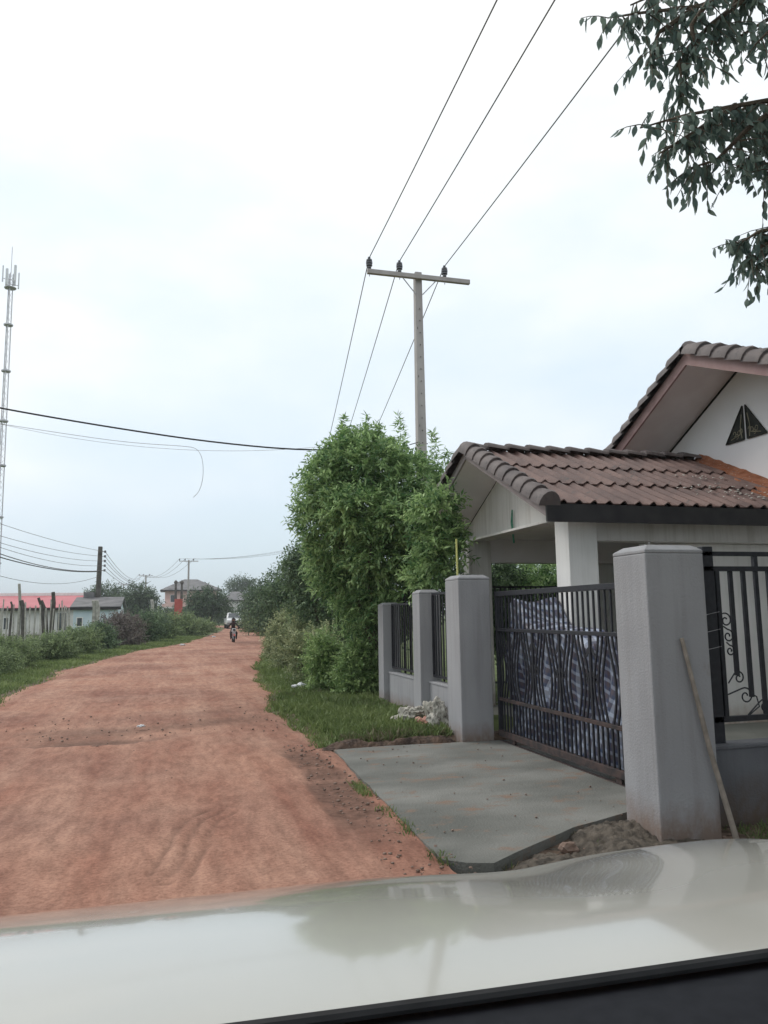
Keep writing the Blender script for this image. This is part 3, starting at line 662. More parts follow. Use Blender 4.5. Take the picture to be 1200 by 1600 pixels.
for (ya, za, k_) in ((nY, nZ, 1), (fY, fZ, -1)):
    m = MB(); m.prism([(gx-.02, ya, za-.17), (gx-.02, rY, rZ-.17), (gx-.02, rY, rZ+.02), (gx-.02, ya, za+.02)], (.035, 0, 0)); part('barge_board', m, M_barge, H)
    m = MB(); m.prism([(gx+.018, ya, za-.135), (gx+.018, rY, rZ-.135), (gx+.018, rY, rZ-.112), (gx+.018, ya, za-.112)], (.99, 0, 0)); part('soffit', m, M_soffit, H)
m = MB(); m.prism([(8.995, 6.0, 3.302), (8.995, 13.3, 3.302), (8.995, 13.3, rZ-kf*3.1-.2), (8.995, rY, rZ-.2), (8.995, 6.0, rZ-kn*4.2-.2)], (.2, 0, 0))
part('gable_wall', m, new_mat('bright_white_wall', (.74,.73,.74), (.80,.79,.80), 1, .85), H)
# vents: two triangular halves with lattice
yc, zt = 10.13, 4.95
M_vent = new_mat('dark_vent', (.02,.022,.02), (.035,.036,.03), 9, .8); M_orn = new_mat('gilt_ornament', (.20,.19,.14), (.30,.28,.20), 9, .6)
for s in (-1, 1):
    ya, yb_ = yc+s*.035, yc+s*.46; zb0, zb1 = 4.36, 4.36
    v = part('vent', MB().prism([(8.985, ya, zb0), (8.985, yb_, zb1), (8.985, ya, zt-.03)], (.008, 0, 0)), M_vent, H, base=(8.98, yc, 4.5))
    fr = MB(); c3 = [(8.975, ya, zb0), (8.975, yb_, zb1), (8.975, ya, zt-.03)]
    for i in range(3): fr.tube([c3[i], c3[(i+1) % 3]], .011, 5)
    part('vent_frame', fr, M_vent, v)
    m = MB()
    for k_ in range(4):
        q = [Vector((8.978, ya+s*.06+s*.05*k_+.03*math.cos(a), zb0+.08+.05*(k_ % 2)+.04*math.sin(a)+.07*(1 if k_ == 0 else 0))) for a in np.linspace(0, 5, 9)]; m.tube(q, .007, 4)
    m.tube([(8.978, ya+s*.05, zb0+.03), (8.978, ya+s*.07, zb0+.22), (8.978, ya+s*.03, zb0+.42)], .010, 4)
    m.tube([(8.978, ya+s*.08, zb0+.10), (8.978, ya+s*.30, zb0+.05)], .008, 4)
    part('ornament', m, M_orn, v)
# orange mortar where the carport roof meets the gable wall
def mort(u, v):
    y = 11.3 - u*2.75; z0 = zR - (zR-zE)/(yR-yE)*max(0, yR-y); w = (.16+.9*u**1.2)*(1-v)
    w *= .75 + .5*noise.noise(Vector((y*2.2, 0, 3))); x = 8.995-w
    return Vector((x, y, z0+.028 + (.10*v**2) + .030*noise.noise(Vector((x*7, y*7, 1)))*(1 if v > .15 else 0) - (.05 if v < .01 else 0)+.018))
part('mortar_fillet', MB().grid(46, 12, mort), M_rustmort, H, smooth=True)
# dabs of pale mortar spilt on the tiles
m = MB()
for i in range(70):
    y = rnd.uniform(8.9, 10.1); x = rnd.gauss(8.0, .35); z = zE+(zR-zE)/(yR-yE)*(y-yE)+.045
    if x > 8.7: continue
    r_ = rnd.uniform(.01, .035); m.lathe([(r_, 0), (r_*.8, .008), (r_*.2, .012)], (x, y, z+.012), 6)
part('mortar_splash', m, new_mat('pale_mortar', (.45,.42,.38), (.6,.57,.53), 9, .9), H, kind='stuff')

# ------------------------------------------------------------------ vegetation
def blob(px, py, dep, rx, ry, w=1.0, ryd=None):
    k = dep/1200; return (tuple(at(px, py, dep)), (rx*k, (ryd if ryd else rx*k), ry*k), w)
def base_of(px, dep):
    p = at(px, 960, dep); return (p.x, p.y, ground_z(p.x, p.y) if abs(p.x) < 60 and p.y < 200 else 0)
# the leafy tree at the end of the fence
B = [blob(575,728,15.3,52,36,1.2), blob(520,772,15.2,36,30,.8), blob(640,757,15.0,44,32,1.0), blob(690,800,14.8,32,30,.6), blob(505,820,15.4,34,24,.6), blob(560,800,14.6,44,30,1.0), blob(628,812,14.5,46,30,1.0),
     blob(525,860,15.6,38,22,.6), blob(588,868,14.7,40,30,.9), blob(655,858,14.6,42,34,.9), blob(560,700,15.6,28,20,.4), blob(620,920,15.0,40,34,.8), blob(670,915,15.2,34,34,.6),
     blob(608,775,16.3,80,76,1.1), blob(600,870,16.4,84,70,1.1), blob(483,795,15.6,14,12,.12), blob(575,950,15.6,40,34,.8), blob(545,915,15.8,34,32,.7), blob(610,965,15.4,36,26,.6), blob(520,895,16.0,30,26,.4), blob(535,725,15.4,30,26,.4), blob(508,742,15.4,26,22,.4),
     blob(684,800,12.5,24,26,.45), blob(690,850,12.4,20,28,.40), blob(672,892,12.6,26,22,.35)]
tm = tree('broadleaf_tree', base_of(600, 15.6), B, 6400, 13, .115, .040, .11, M_tree, M_bark, 'dense leafy green tree behind the fence posts, in front of the tall power pole', droop=.25, twl=.30, shell=.62, upb=.45, aniso=.3)
# upright sprays on its top
V_, F_, T_ = [], [], []; off = 0
for px, py, ht, dep in ((570,690,42,15.5),(628,700,50,15.3),(682,722,48,15.0),(595,700,38,15.4),(530,700,34,15.5),(700,745,40,14.8),(610,712,26,15.2),(488,745,22,15.6),(550,700,22,15.5),(540,690,40,15.6)):
    n = 95; t0 = rng.random((n, 1)); p0 = np.array(at(px, py, dep)); top = np.array(at(px+rnd.uniform(-6, 6), py-ht, dep))
    P_ = p0 + (top-p0)*t0 + rng.normal(size=(n, 3))*.07*(1.15-t0); D_ = unit(rng.normal(size=(n, 3))*np.array([1, 1, .45]) + np.array([0, 0, .35]))
    v, f, ti = leaves(P_, D_, .11+.06*rng.random(n), .034, .25+.6*rng.random(n)); V_.append(v); F_.append(f+off); T_.append(ti); off += len(v)
o = put('top_sprays', np_mesh('top_sprays', np.concatenate(V_), np.concatenate(F_), M_tree, np.concatenate(T_), W[tm.name]), W[tm.name], tm); o['kind'] = 'stuff'

# far trees on the right of the road
RT_ = [('tall dark tree at the right of the road just beyond the big leafy tree', 23, [(490,905,34,40),(478,880,22,20),(510,935,44,40),(540,900,40,50)], M_tree2, 1500, .13),
       ('rounded tree on the right, second beyond the big leafy tree', 33, [(455,915,28,26),(440,940,26,24),(470,945,30,30)], M_tree2, 1100, .15),
       ('lower tree on the right with a flat top, third beyond the leafy tree', 45, [(428,930,22,18),(415,948,18,16),(440,955,18,18)], M_treefar, 700, .20),
       ('small dark tree at the far right bend of the road', 62, [(412,938,18,14),(406,952,15,14),(420,955,14,12)], M_treefar, 500, .26),
       ('farthest dark tree right of the white grey-roofed house', 85, [(402,945,10,13),(398,955,7,10),(408,957,10,11)], M_treefar, 380, .34)]
for lab, dep, bl, mt, n, lf in RT_:
    tree('roadside_tree', base_of(sum(b[0] for b in bl)/len(bl), dep), [blob(a, b, dep, c, d) for a, b, c, d in bl], n, 9, lf, lf*.42, .12*dep/25, mt, M_bark, lab, group='trees right of the road', droop=.25, twl=.02*dep, shell=.35)
LT_ = [('dark bushy tree at the left of the road end, right of the red pillar', 105, [(326,938,22,14),(312,945,16,13),(340,946,12,12)], 600, .42),
       ('tall dark tree behind the thin concrete poles left of the white house', 120, [(216,932,13,15),(230,942,12,13),(208,945,11,11)], 650, .46),
       ('dark tree behind the grey roof beside the black pole', 130, [(165,928,16,12),(178,935,14,12),(150,935,12,10)], 420, .46),
       ('lone round tree standing above the skyline near the road end', 210, [(377,915,15,8),(370,918,10,6),(386,918,9,6)], 420, .62),
       ('dark tree in the gap between the two thin poles', 140, [(200,945,14,14),(192,950,10,10)], 300, .5),
       ('dark tree behind the far bend left of the white pickup', 140, [(330,952,13,9),(318,955,10,8)], 340, .5)]
for lab, dep, bl, n, lf in LT_:
    tree('distant_tree', base_of(sum(b[0] for b in bl)/len(bl), dep), [blob(a, b, dep, c, d) for a, b, c, d in bl], n, 8, lf, lf*.42, .16*dep/60, M_treefar, M_bark, lab, group='trees in the distance', droop=.25, twl=.012*dep, shell=.3)
# low scrub closing the view beyond the bend
p = []
for i in range(46):
    px = 100 + i*9 + rnd.uniform(-4, 4); dep = rnd.uniform(135, 175); p.append(blob(px, 962, dep, rnd.uniform(7, 12), rnd.uniform(4, 9)))
V, F, ti = crown_arrays(p, 2400, 7, .55, .26, twl=1.3)
o = put('far_scrub', np_mesh('far_scrub', V, F, M_treefar, ti), (0,0,0)); tag(o, 'band of low dark scrub along the horizon beyond the road', 'scrub', kind='stuff')
# trees seen through the carport
for lab, px, py, dep, rx, ry, mt in (('bright green tree seen through the open carport', 815, 905, 19, 60, 45, M_tree), ('green bush behind the back railing left of the white column', 760, 920, 17, 50, 50, M_tree2), ('green bush seen right of the rear carport column', 860, 925, 17, 50, 50, M_tree)):
    tree('yard_tree', base_of(px, dep), [blob(px, py, dep, rx, ry), blob(px+20, py+40, dep, rx, ry)], 900, 12, .12, .045, .06, mt, M_bark, lab, group='trees behind the carport', droop=.3, twl=.35)

# shrubs along the left verge
SH = [(-45,1062,60,62,25),(8,1048,48,58,28),(62,1036,44,50,32),(112,1026,38,50,36),(150,1018,30,46,40),(188,1012,34,58,44),(222,1006,30,58,49),(252,1001,26,50,54),(282,996,26,34,60),(302,993,18,22,67),(318,989,12,12,76)]
SL = ['leafy shrub at the left edge of the picture on the verge', 'second leafy shrub from the left on the verge', 'rounded shrub below the striped row of posts', 'shrub below the pale blue house', 'low shrub just right of the blue house',
      'dark dry shrub below the black power pole', 'tall dark shrub right of the black pole', 'tall shrub in front of the red pillar', 'pale green shrub right of the red pillar', 'light shrub near the road end on the left', 'smallest shrub by the parked white pickup']
for i, (px, yb, rx, h, dep) in enumerate(SH):
    c = gr(px, yb); k = dep/1200; p = gr(px, yb); dd = (p-EYE).dot(FW); k = dd/1200
    rx_, hz = rx*k, h*k*.82; bs = []
    for j in range(7):
        a = rnd.uniform(0, 6.28); q = rnd.uniform(.2, .8)
        bs.append(((p.x-.5*rx_*0+math.cos(a)*rx_*q, p.y+.55*rx_+math.sin(a)*rx_*q*.8, hz*rnd.uniform(.35, .68)), (rx_*.5, rx_*.5, hz*.38), 1))
    bs.append(((p.x, p.y+.5*rx_, hz*.25), (rx_*.9, rx_*.6, hz*.28), 1.6))
    mt = M_dry if i in (5,) else (M_tree2 if i in (4, 6) else M_shrubL)
    tree('shrub', (p.x, p.y+.5*rx_, 0), bs, 950 if dd < 45 else 600, 11, .075*dd/24, .034*dd/24, 0 if dd > 40 else .03, mt, M_bark, SL[i], 'shrub', 'shrubs along the left verge', droop=.15, twl=.011*dd, shell=.25, upb=.5)
# weeds and bushes on the right of the road
SR = [(566,1092,30,102,M_bushg,'bright green bush against the farthest fence post'),(522,1084,36,84,M_bushg,'rounded green bush left of the one against the fence post'),(492,1070,34,92,M_weed,'yellowish weeds at the front of the right verge'),(462,1050,30,80,M_weed,'pale weeds with whitish tops by the road edge'),
      (500,1035,40,112,M_shrubL,'dark bush behind the pale weeds'),(548,1050,36,150,M_shrubL,'tall greyish shrub under the leafy tree'),(446,1030,22,62,M_weed,'sprawling weeds farther along the right road edge'),(470,1015,30,85,M_shrubL,'mid green shrub on the right, halfway to the bend'),
      (445,1004,22,55,M_weed,'light green shrub near the far right bend'),(424,994,14,34,M_shrubL,'low shrub at the far right bend'),(405,988,14,26,M_shrubL,'last low shrub before the road turns')]
for i, (px, yb, rx, h, mt, lab) in enumerate(SR):
    p = gr(px, yb); dd = (p-EYE).dot(FW); k = dd/1200; rx_, hz = rx*k, h*k; bs = []
    lx = edges(p.y)[1]
    for j in range(8):
        a = rnd.uniform(0, 6.28); q = rnd.uniform(.2, .9); bs.append(((p.x+math.cos(a)*rx_*q, p.y+.6*rx_+math.sin(a)*rx_*q, hz*rnd.uniform(.3, .72)), (rx_*.42, rx_*.42, hz*.34), 1))
    bs.append(((p.x, p.y+.6*rx_, hz*.25), (rx_*.9, rx_*.8, hz*.28), 1.6))
    sc_ = max(1, dd/22)
    tree('bush', (p.x, p.y+.6*rx_, 0), bs, 1000, 11, (.085 if mt is not M_bushg else .07)*sc_, .036*sc_, .02, mt, M_bark, lab, 'bush', 'bushes on the right verge', droop=.2, twl=.3*sc_, shell=.2, upb=.8)
# grass on both verges
def grass(name, pts, h, label):
    n = len(pts); P_ = np.array(pts); D_ = unit(rng.normal(size=(n, 3))*np.array([.5, .5, .1]) + np.array([0, 0, 1])); L_ = h*(.5+rng.random(n)); 
    S_ = unit(np.cross(D_, rng.normal(size=(n, 3)))); w = (L_*.085+.002)[:, None]*np.array(P_[:, 1:2]*.035+.5)
    bend = unit(rng.normal(size=(n, 3))*np.array([1, 1, 0]))*L_[:, None]*.35
    V = np.stack([P_-S_*w, P_+S_*w, P_+D_*L_[:, None]*.6+bend*.3+S_*w*.6, P_+D_*L_[:, None]+bend], 1).reshape(-1, 3)
    b = np.arange(n)[:, None]*4; F = np.concatenate([b+np.array([[0,1,2]]), b+np.array([[0,2,3]])], 1).reshape(-1, 3)
    tint = np.array([.5+.5*noise.noise(Vector((a[0]*.8, a[1]*.8, 0))) for a in P_])*.7+rng.random(n)*.3
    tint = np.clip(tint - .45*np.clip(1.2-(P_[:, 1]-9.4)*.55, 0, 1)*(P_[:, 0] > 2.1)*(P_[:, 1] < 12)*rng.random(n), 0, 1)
    o = put(name, np_mesh(name, V, F, M_grass, np.repeat(tint, 4)), (0,0,0)); tag(o, label, 'grass', kind='stuff')
pts = []
while len(pts) < 42000:
    y = 9.45 + 13*rnd.random()**1.6; r_ = edges(y)[1]; x = r_ + 2.8*rnd.random()**1.1 - .02
    if y < 10.2 and noise.noise(Vector((x*2, y*2, 0))) < (9.72-y)*1.2+rnd.uniform(-.35, .1)-.15*(x < 3): continue
    if x > 3.8 and y < 13.9: continue
    if x-r_ < .35+.22*noise.noise(Vector((x*1.5, y*1.5, 5))) and rnd.random() < .75: continue
    pts.append((x, y, ground_z(x, y)-.01))
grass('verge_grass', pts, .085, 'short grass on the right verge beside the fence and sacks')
pts = []
for c_ in range(85):
    y = 9.7 + 7*rnd.random()**1.3; r_ = edges(y)[1]; x = r_ + .15 + 1.9*rnd.random()
    if x > 3.6: continue
    for q in range(rnd.randint(12, 40)): a, b = x+rnd.gauss(0, .045), y+rnd.gauss(0, .045); pts.append((a, b, ground_z(a, b)-.01))
grass('grass_tufts', pts, .125, 'rough taller grass tufts standing out of the right verge')
pts = []
while len(pts) < 42000:
    y = 13 + 50*rnd.random()**1.4; l_ = edges(y)[0]; x = l_ - 3.4*rnd.random() + .05
    if l_-x < .3+.2*noise.noise(Vector((x, y, 5))) and rnd.random() < .7: continue
    pts.append((x, y, ground_z(x, y)-.01))
grass('verge_grass', pts, .10, 'short green grass strip along the left road edge')
pts = []
while len(pts) < 16000:
    y = 22 + 60*rnd.random()**1.3; r_ = edges(y)[1]; x = r_ + 2.2*rnd.random() + .02; pts.append((x, y, ground_z(x, y)-.01))
grass('verge_grass', pts, .16, 'longer grass along the right road edge towards the bend')
pts = []
while len(pts) < 2600:
    x, y = rnd.uniform(1.75, 4.6), rnd.uniform(3.9, 5.6)
    if (x < 3.0 and y > 5.0+(x-2)*.5) or noise.noise(Vector((x*2.2, y*2.2, 3))) < .12 or (3.46 < x < 4.02 and y > 5.04) : continue
    pts.append((x, y, ground_z(x, y)-.005))
for i in range(900):
    y = rnd.uniform(4.9, 7.6); x = 1.80 + rnd.gauss(0, .035)
    if noise.noise(Vector((y*2.3, 7, 0))) > .0: pts.append((x, y, 0.0))
grass('weed_tufts', pts, .05, 'sparse weeds in the rubble by the near driveway edge')

# the branches hanging in at the top right
TB = empty('overhanging_tree', (7.6, 3.4, 0), 'dark leafed tree hanging its branches in at the top right corner', 'tree')
part('trunk', limbs((7.6, 3.4, -.1), [(7.2, 3.5, 5.8), (5.0, 3.8, 6.6), (6.5, 5.0, 6.3), (4.5, 2.0, 6.8), (6.0, 5.2, 4.6)], .17, 9, .09), M_bark, TB, smooth=True)
BR = [ # polylines (px, py, depth) and leaf density
 [(1330,-110,5.8),(1200,-30,5.7),(1090,10,5.6),(1000,20,5.6),(950,28,5.6)], [(1200,-30,5.7),(1110,40,5.5),(1060,90,5.5),(1068,150,5.5)], [(1090,10,5.6),(1030,50,5.6),(1010,105,5.6)],
 [(1320,-60,5.5),(1230,20,5.4),(1180,70,5.4)], [(1260,-50,5.6),(1150,0,5.6),(1110,70,5.6)], [(1200,-60,5.9),(1060,-25,5.8),(985,8,5.8)], [(1300,-20,6),(1200,30,6),(1150,60,6)], [(1130,-30,5.5),(1080,40,5.5),(1095,120,5.4)],
 [(1360,120,5.6),(1240,150,5.5),(1150,165,5.4),(1070,180,5.4),(1000,200,5.4)], [(1240,150,5.5),(1170,200,5.4),(1120,250,5.4),(1080,262,5.4)], [(1150,165,5.4),(1080,210,5.4),(1030,240,5.4)], [(1300,170,5.7),(1210,215,5.7),(1165,250,5.7)],
 [(1240,180,5.6),(1140,190,5.6),(1060,225,5.6)], [(1280,150,5.9),(1180,160,5.9),(1110,200,5.9)], [(1250,200,5.8),(1180,240,5.8),(1150,262,5.8)], [(1300,240,5.5),(1230,250,5.5),(1195,275,5.5)],
 [(1340,340,5.7),(1240,350,5.6),(1185,362,5.6),(1150,385,5.6)], [(1250,360,5.6),(1190,385,5.6),(1165,402,5.6)], [(1280,370,5.8),(1215,390,5.8),(1190,420,5.8)], [(1290,350,5.5),(1225,372,5.5)]]
twm = MB(); LP, LD = [], []
for pl in BR:
    pts = [at(*q) for q in pl]; fine = []
    for a, b in zip(pts, pts[1:]):
        for k_ in range(5): fine.append(a.lerp(b, k_/5))
    fine.append(pts[-1]); n = len(fine)
    twm.tube(fine, [.022*(1-i/n)+.004 for i in range(n)], 5)
    for i in range(2, n):
        for _ in range(2):
            o_ = fine[i] + (fine[i-1]-fine[i])*rnd.random(); d = Vector((rnd.gauss(0, .5), rnd.gauss(0, .5), rnd.gauss(-.35, .35))).normalized(); L = rnd.uniform(.10, .34)
            tw = [o_ + d*L*s - Vector((0, 0, .28*L*s*s)) for s in (0, .35, .7, 1)]; twm.tube(tw, [.005, .004, .003, .002], 4, cap=False)
            for j in range(6):
                s = (j+.6)/6; q = o_ + d*L*s - Vector((0, 0, .28*L*s*s)); LP.append(q); LD.append((Vector((rnd.gauss(0, .38), rnd.gauss(0, .38), -.85)) + d*.35).normalized())
part('branches', twm, M_bark, TB, smooth=True)
def big_leaf(L, w):
    m = MB(); vs = [(0,0,0)]; ks = (.15,.35,.55,.78)
    for k_, ww in zip(ks, (.62,1,.92,.5)): vs += [(-w/2*ww, .012*w, -L*k_+0), (0, -w*.12, -L*k_), (w/2*ww, .012*w, -L*k_)]
    vs = [(x, y+.25*L*(z/L)**2, z) for x, y, z in vs]; vs.append((0, .25*L, -L))
    fs = [(0,1,2),(0,2,3)]
    for i in range(3): a = 1+3*i; fs += [(a,a+3,a+4,a+1),(a+1,a+4,a+5,a+2)]
    fs += [(10,13,11),(11,13,12)]; m.add(vs, fs); me = m.mesh('leaf', M_hang, smooth=True)
    at_ = me.attributes.new('tint', 'FLOAT', 'POINT'); at_.data.foreach_set('value', [rnd.uniform(.1, .9)]*len(me.vertices)); return me
BL = [big_leaf(.10, .040), big_leaf(.088, .037), big_leaf(.11, .038), big_leaf(.078, .036)]
def inview(q):
    d = q-EYE; k_ = d.dot(FW); px = 600+1200*d.dot(RT)/k_; return px < 1200 and 800-1200*d.dot(UP)/k_ > 0
order = list(range(len(LP))); rnd.shuffle(order); vis = [i for i in order if inview(LP[i])][:300]; vset = set(vis)
VV, FF, TT, off = [], [], [], 0
for i in range(len(LP)):
    M_ = basis(LP[i], (rnd.gauss(0, 1), rnd.gauss(0, 1), .1), -LD[i]); M_ = M_ @ Matrix.Rotation(R(-90), 4, 'X') if False else M_
    z_ = -LD[i]; xa = z_.cross(Vector((rnd.gauss(0,1), rnd.gauss(0,1), rnd.gauss(0,1)))).normalized(); ya = z_.cross(xa)
    M_ = Matrix(((xa.x, ya.x, z_.x, LP[i].x), (xa.y, ya.y, z_.y, LP[i].y), (xa.z, ya.z, z_.z, LP[i].z), (0,0,0,1)))
    me = BL[i % 4]
    if i in vset: inst('leaf', me, M_, TB)
    else:
        co = [M_ @ v.co for v in me.vertices]; VV += [tuple(c) for c in co]; t_ = rnd.random(); TT += [t_]*len(co)
        for pl_ in me.polygons:
            vv = list(pl_.vertices); FF.append([vv[0]+off, vv[1]+off, vv[2]+off])
            if len(vv) == 4: FF.append([vv[0]+off, vv[2]+off, vv[3]+off])
        off += len(co)
o = put('foliage', np_mesh('foliage', VV, FF, M_hang, TT, W[TB.name], smooth=True), W[TB.name], TB); o['kind'] = 'stuff'
# rest of its crown, above and right; unseen clumps behind camera added for shade
V, F, ti = crown_arrays([((6.6,3.2,7.4),(2.2,1.8,1.3),1.4), ((4.7,2.2,7.6),(1.5,1.6,.9),1), ((8.2,3.8,6.8),(1.8,1.8,1.6),1.2), ((6.2,1.2,7.0),(1.8,1.6,1.2),1), ((3.2,1.5,7.6),(1.2,1.3,.7),.7), ((8.2,2.6,5.2),(1.3,1.3,.8),.6), ((7.6,2.2,3.4),(1.5,1.5,1.3),1.2), ((6.0,.4,4.6),(1.6,1.4,1.2),1), ((4.2,-1.0,5.6),(1.8,1.5,1.1),1), ((7.8,.6,2.6),(1.6,1.6,1.6),1.3), ((5.0,-3.4,4.6),(2.2,1.6,2.2),1.6), ((1.6,-3.8,5.4),(1.9,1.5,1.6),1.2), ((8.0,-2.4,4.6),(2.0,2.0,2.6),1.4)], 6500, 10, .12, .05, twl=.35, droop=.6)
o = put('crown', np_mesh('crown', V, F, M_hang, ti, W[TB.name]), W[TB.name], TB); o['kind'] = 'stuff'

# ------------------------------------------------------------------ power lines and poles
def t_pole(x, y, h, label, ins=(-1.25, -.5, .65), arm=1.3, w=.20, r_=1.0):
    p = empty('power_pole', (x, y, 0), label, 'pole', 'concrete poles with crossarms')
    wt, wb = .17*r_, .27*r_; m = MB(); m.add([(x-wb/2,y-wb/2,-.3),(x+wb/2,y-wb/2,-.3),(x+wb/2,y+wb/2,-.3),(x-wb/2,y+wb/2,-.3),(x-wt/2,y-wt/2,h),(x+wt/2,y-wt/2,h),(x+wt/2,y+wt/2,h),(x-wt/2,y+wt/2,h)], [(0,3,2,1),(4,5,6,7),(0,1,5,4),(1,2,6,5),(2,3,7,6),(3,0,4,7)])
    part('shaft', m, M_pole, p, bevel=.012)
    za = h-.16; ya = y-wt/2-.055
    part('crossarm', MB().box((x-arm, ya-.05, za-.055), (x+arm, ya+.05, za+.055)), M_pole, p, bevel=.008)
    for s in (-1, 1): m = MB(); m.tube([(x+s*.42, ya+.0, za-.06), (x+s*.09, ya+.04, za-.42)], .014, 5); part('brace', m, M_steel, p)
    tops = []
    for a in ins:
        m = MB(); m.lathe([(.02, 0), (.05, .03), (.045, .08), (.075, .085), (.075, .12), (.05, .13), (.08, .14), (.08, .18), (.055, .19), (.075, .20), (.07, .24), (.03, .25), (.035, .30), (.0, .31)], (x+a, ya, za+.056), 10)
        part('insulator', m, M_ins, p, smooth=True)
        m = MB(); m.tube([(x+a, ya, za+.08), (x+a, ya, za-.12)], .011, 5); part('bolt', m, M_steel, p); tops.append(Vector((x+a, ya, za+.34)))
    return p, tops
p0, T0 = t_pole(5.72, 16.9, 9.86, 'tall concrete power pole rising behind the leafy tree')
m = MB()
for z in (8.4, 7.2, 6.0): m.box((5.655, 16.79, z), (5.665, 16.80, z+.05))
for z in np.arange(5.6, 9.2, .3): m.lathe([(.012,0),(.012,.02)], (5.72, 16.80-.006*(9.86-z), z), 6)
part('bolt_hole', m, M_pole_d, p0, kind='stuff')
w_ = MB(); w_.tube([(5.40,16.80,5.55),(5.6,16.82,5.62),(5.86,16.82,5.6)], .01, 4); part('tie_wire', w_, M_wire_b, p0)
def wire(a, b, sag, label, r_=.012, mat=None, group='overhead power wires', cat='wire', n=22, name='power_wire'):
    a, b = Vector(a), Vector(b); m = MB(); m.tube([a.lerp(b, k_/n) - Vector((0, 0, 4*sag*(k_/n)*(1-k_/n))) for k_ in range(n+1)], r_, 5)
    return single(name, m, mat or M_wire, tuple(a), label, cat, group)
p1, T1 = t_pole(2.87, 111.3, 9.45, 'concrete power pole with crossarm standing above the road end', r_=1.3)
nm = ['leftmost', 'middle', 'rightmost']
p4, T4 = t_pole(17.0, 95.7, 9.8, 'concrete power pole mostly hidden behind the leafy tree down the road', r_=1.2)
for i in range(3):
    a = T0[i]; wire(a, a + Vector((-2.55+.3*(i == 2), -50, -.1)), .62, nm[i]+' of the three wires running up over the camera from the tall pole', .011)
    wire(a, T4[i], 1.2, nm[i]+' of the three wires descending behind the leafy tree', .012)
pA, TA = t_pole(-4.0, 157.3, 9.7, 'concrete power pole with crossarm left of the red pillar', r_=1.5)
pB, TB_ = t_pole(-9.8, 190.4, 9.4, 'faint thin pole with crossarm between the black pole and the trees', r_=1.3)
pC, TC = t_pole(-16.5, 214, 8.9, 'faintest pole with a crossarm just right of the black pole', r_=1.2)
for i in range(3): wire(T4[i], T1[i], .5, nm[i]+' of the wires from the far pole rightward to the leafy tree', .016); wire(T1[i], TA[i], 1.5, nm[i]+' of the wires between the two far concrete poles above the road end', .02)
for i in range(3): wire(TA[i], TB_[i], 1.0, nm[i]+' faint wire between the farther thin poles', .02)
# black low voltage pole
x, y = -5.83, 73.1; bp = empty('power_pole', (x, y, 0), 'dark leaning pole with spool insulators behind the left shrubs', 'pole')
m = MB(); m.tube([(x-.12, y, -.2), (x, y, 7.95)], [.26, .19], 10); part('shaft', m, M_pole_d, bp, smooth=True)
LV = []
for k_ in range(5):
    z = 7.5-.42*k_; m = MB(); m.tube([(x+.18, y, z), (x+.48, y, z)], .03, 5); part('bracket', m, M_steel, bp)
    m = MB(); m.lathe([(.07,-.1),(.11,-.07),(.06,0),(.11,.07),(.07,.1)], (x+.42, y, z), 8); part('insulator', m, M_ins, bp, smooth=True); LV.append(Vector((x+.42, y, z)))
LE_ = [at(-60, 797, 42), at(-60, 818, 42), at(-60, 828, 42), at(-60, 833, 42), at(-60, 842, 42)]
for k_ in range(5):
    wire(LV[k_], LE_[k_], .25+.1*k_, ['topmost', 'second highest', 'third highest', 'fourth highest', 'lowest'][k_]+' wire from the black pole out of the left side', .030 if k_ == 4 else .016)
    wire(LV[k_], TA[min(k_//2, 2)] + Vector((.2, 0, -.6-.35*k_)), 1.2, ['topmost', 'second highest', 'third highest', 'fourth highest', 'lowest'][k_]+' wire from the black pole rightward to the concrete pole', .022)
wire(LV[4]-Vector((.4, 0, .5)), at(-60, 880, 42), .9, 'slack wire sagging low left of the black pole above the red roof', .016)
wire(LV[4]-Vector((.4, 0, .1)), at(-60, 851, 42), .5, 'heavy bundled cable left of the black pole', .035, M_wire_b)
# heavy service cable crossing the road
c = MB(); a, b = at(-70, 622, 14.2), at(640, 706, 17.0); pts = [at(-70,622,14.2), at(0,638,14.6), at(150,664,15.2), at(300,687,15.8), at(420,700,16.3), at(505,704,16.6), at(640,700,17.0)]
fine = []
for q, w2 in zip(pts, pts[1:]):
    for k_ in range(4): fine.append(q.lerp(w2, k_/4))
for it in range(3): fine = [fine[0]] + [(fine[i-1]+fine[i]*2+fine[i+1])/4 for i in range(1, len(fine)-1)] + [fine[-1]]
fine.append(pts[-1]); c.tube(fine, .017, 6); single('service_cable', c, M_wire_b, tuple(fine[0]), 'thick black cable crossing the sky above the road into the leafy tree', 'cable', smooth=True)
c = MB(); pts = [at(-70,652,15), at(0,662,15.2), at(90,676,15.4), at(200,692,15.8), at(290,697,16), at(308,700,16), at(317,716,16), at(318,745,16), at(312,768,16), at(302,777,16)]; fine = [pts[0]]
for q, w2 in zip(pts, pts[1:]):
    for k_ in (1, 2, 3, 4): fine.append(q.lerp(w2, k_/4))
for it in range(4): fine = [fine[0]] + [(fine[i-1]+fine[i]*2+fine[i+1])/4 for i in range(1, len(fine)-1)] + [fine[-1]]
c.tube(fine, .0055, 5); single('loose_wire', c, M_steel, tuple(fine[0]), 'thin pale wire under the thick cable with a dangling curled end', 'wire', smooth=True)
wire(at(-70, 645, 15.3), at(500, 698, 16.6), .35, 'very thin pale wire just under the thick black cable', .004, M_steel)

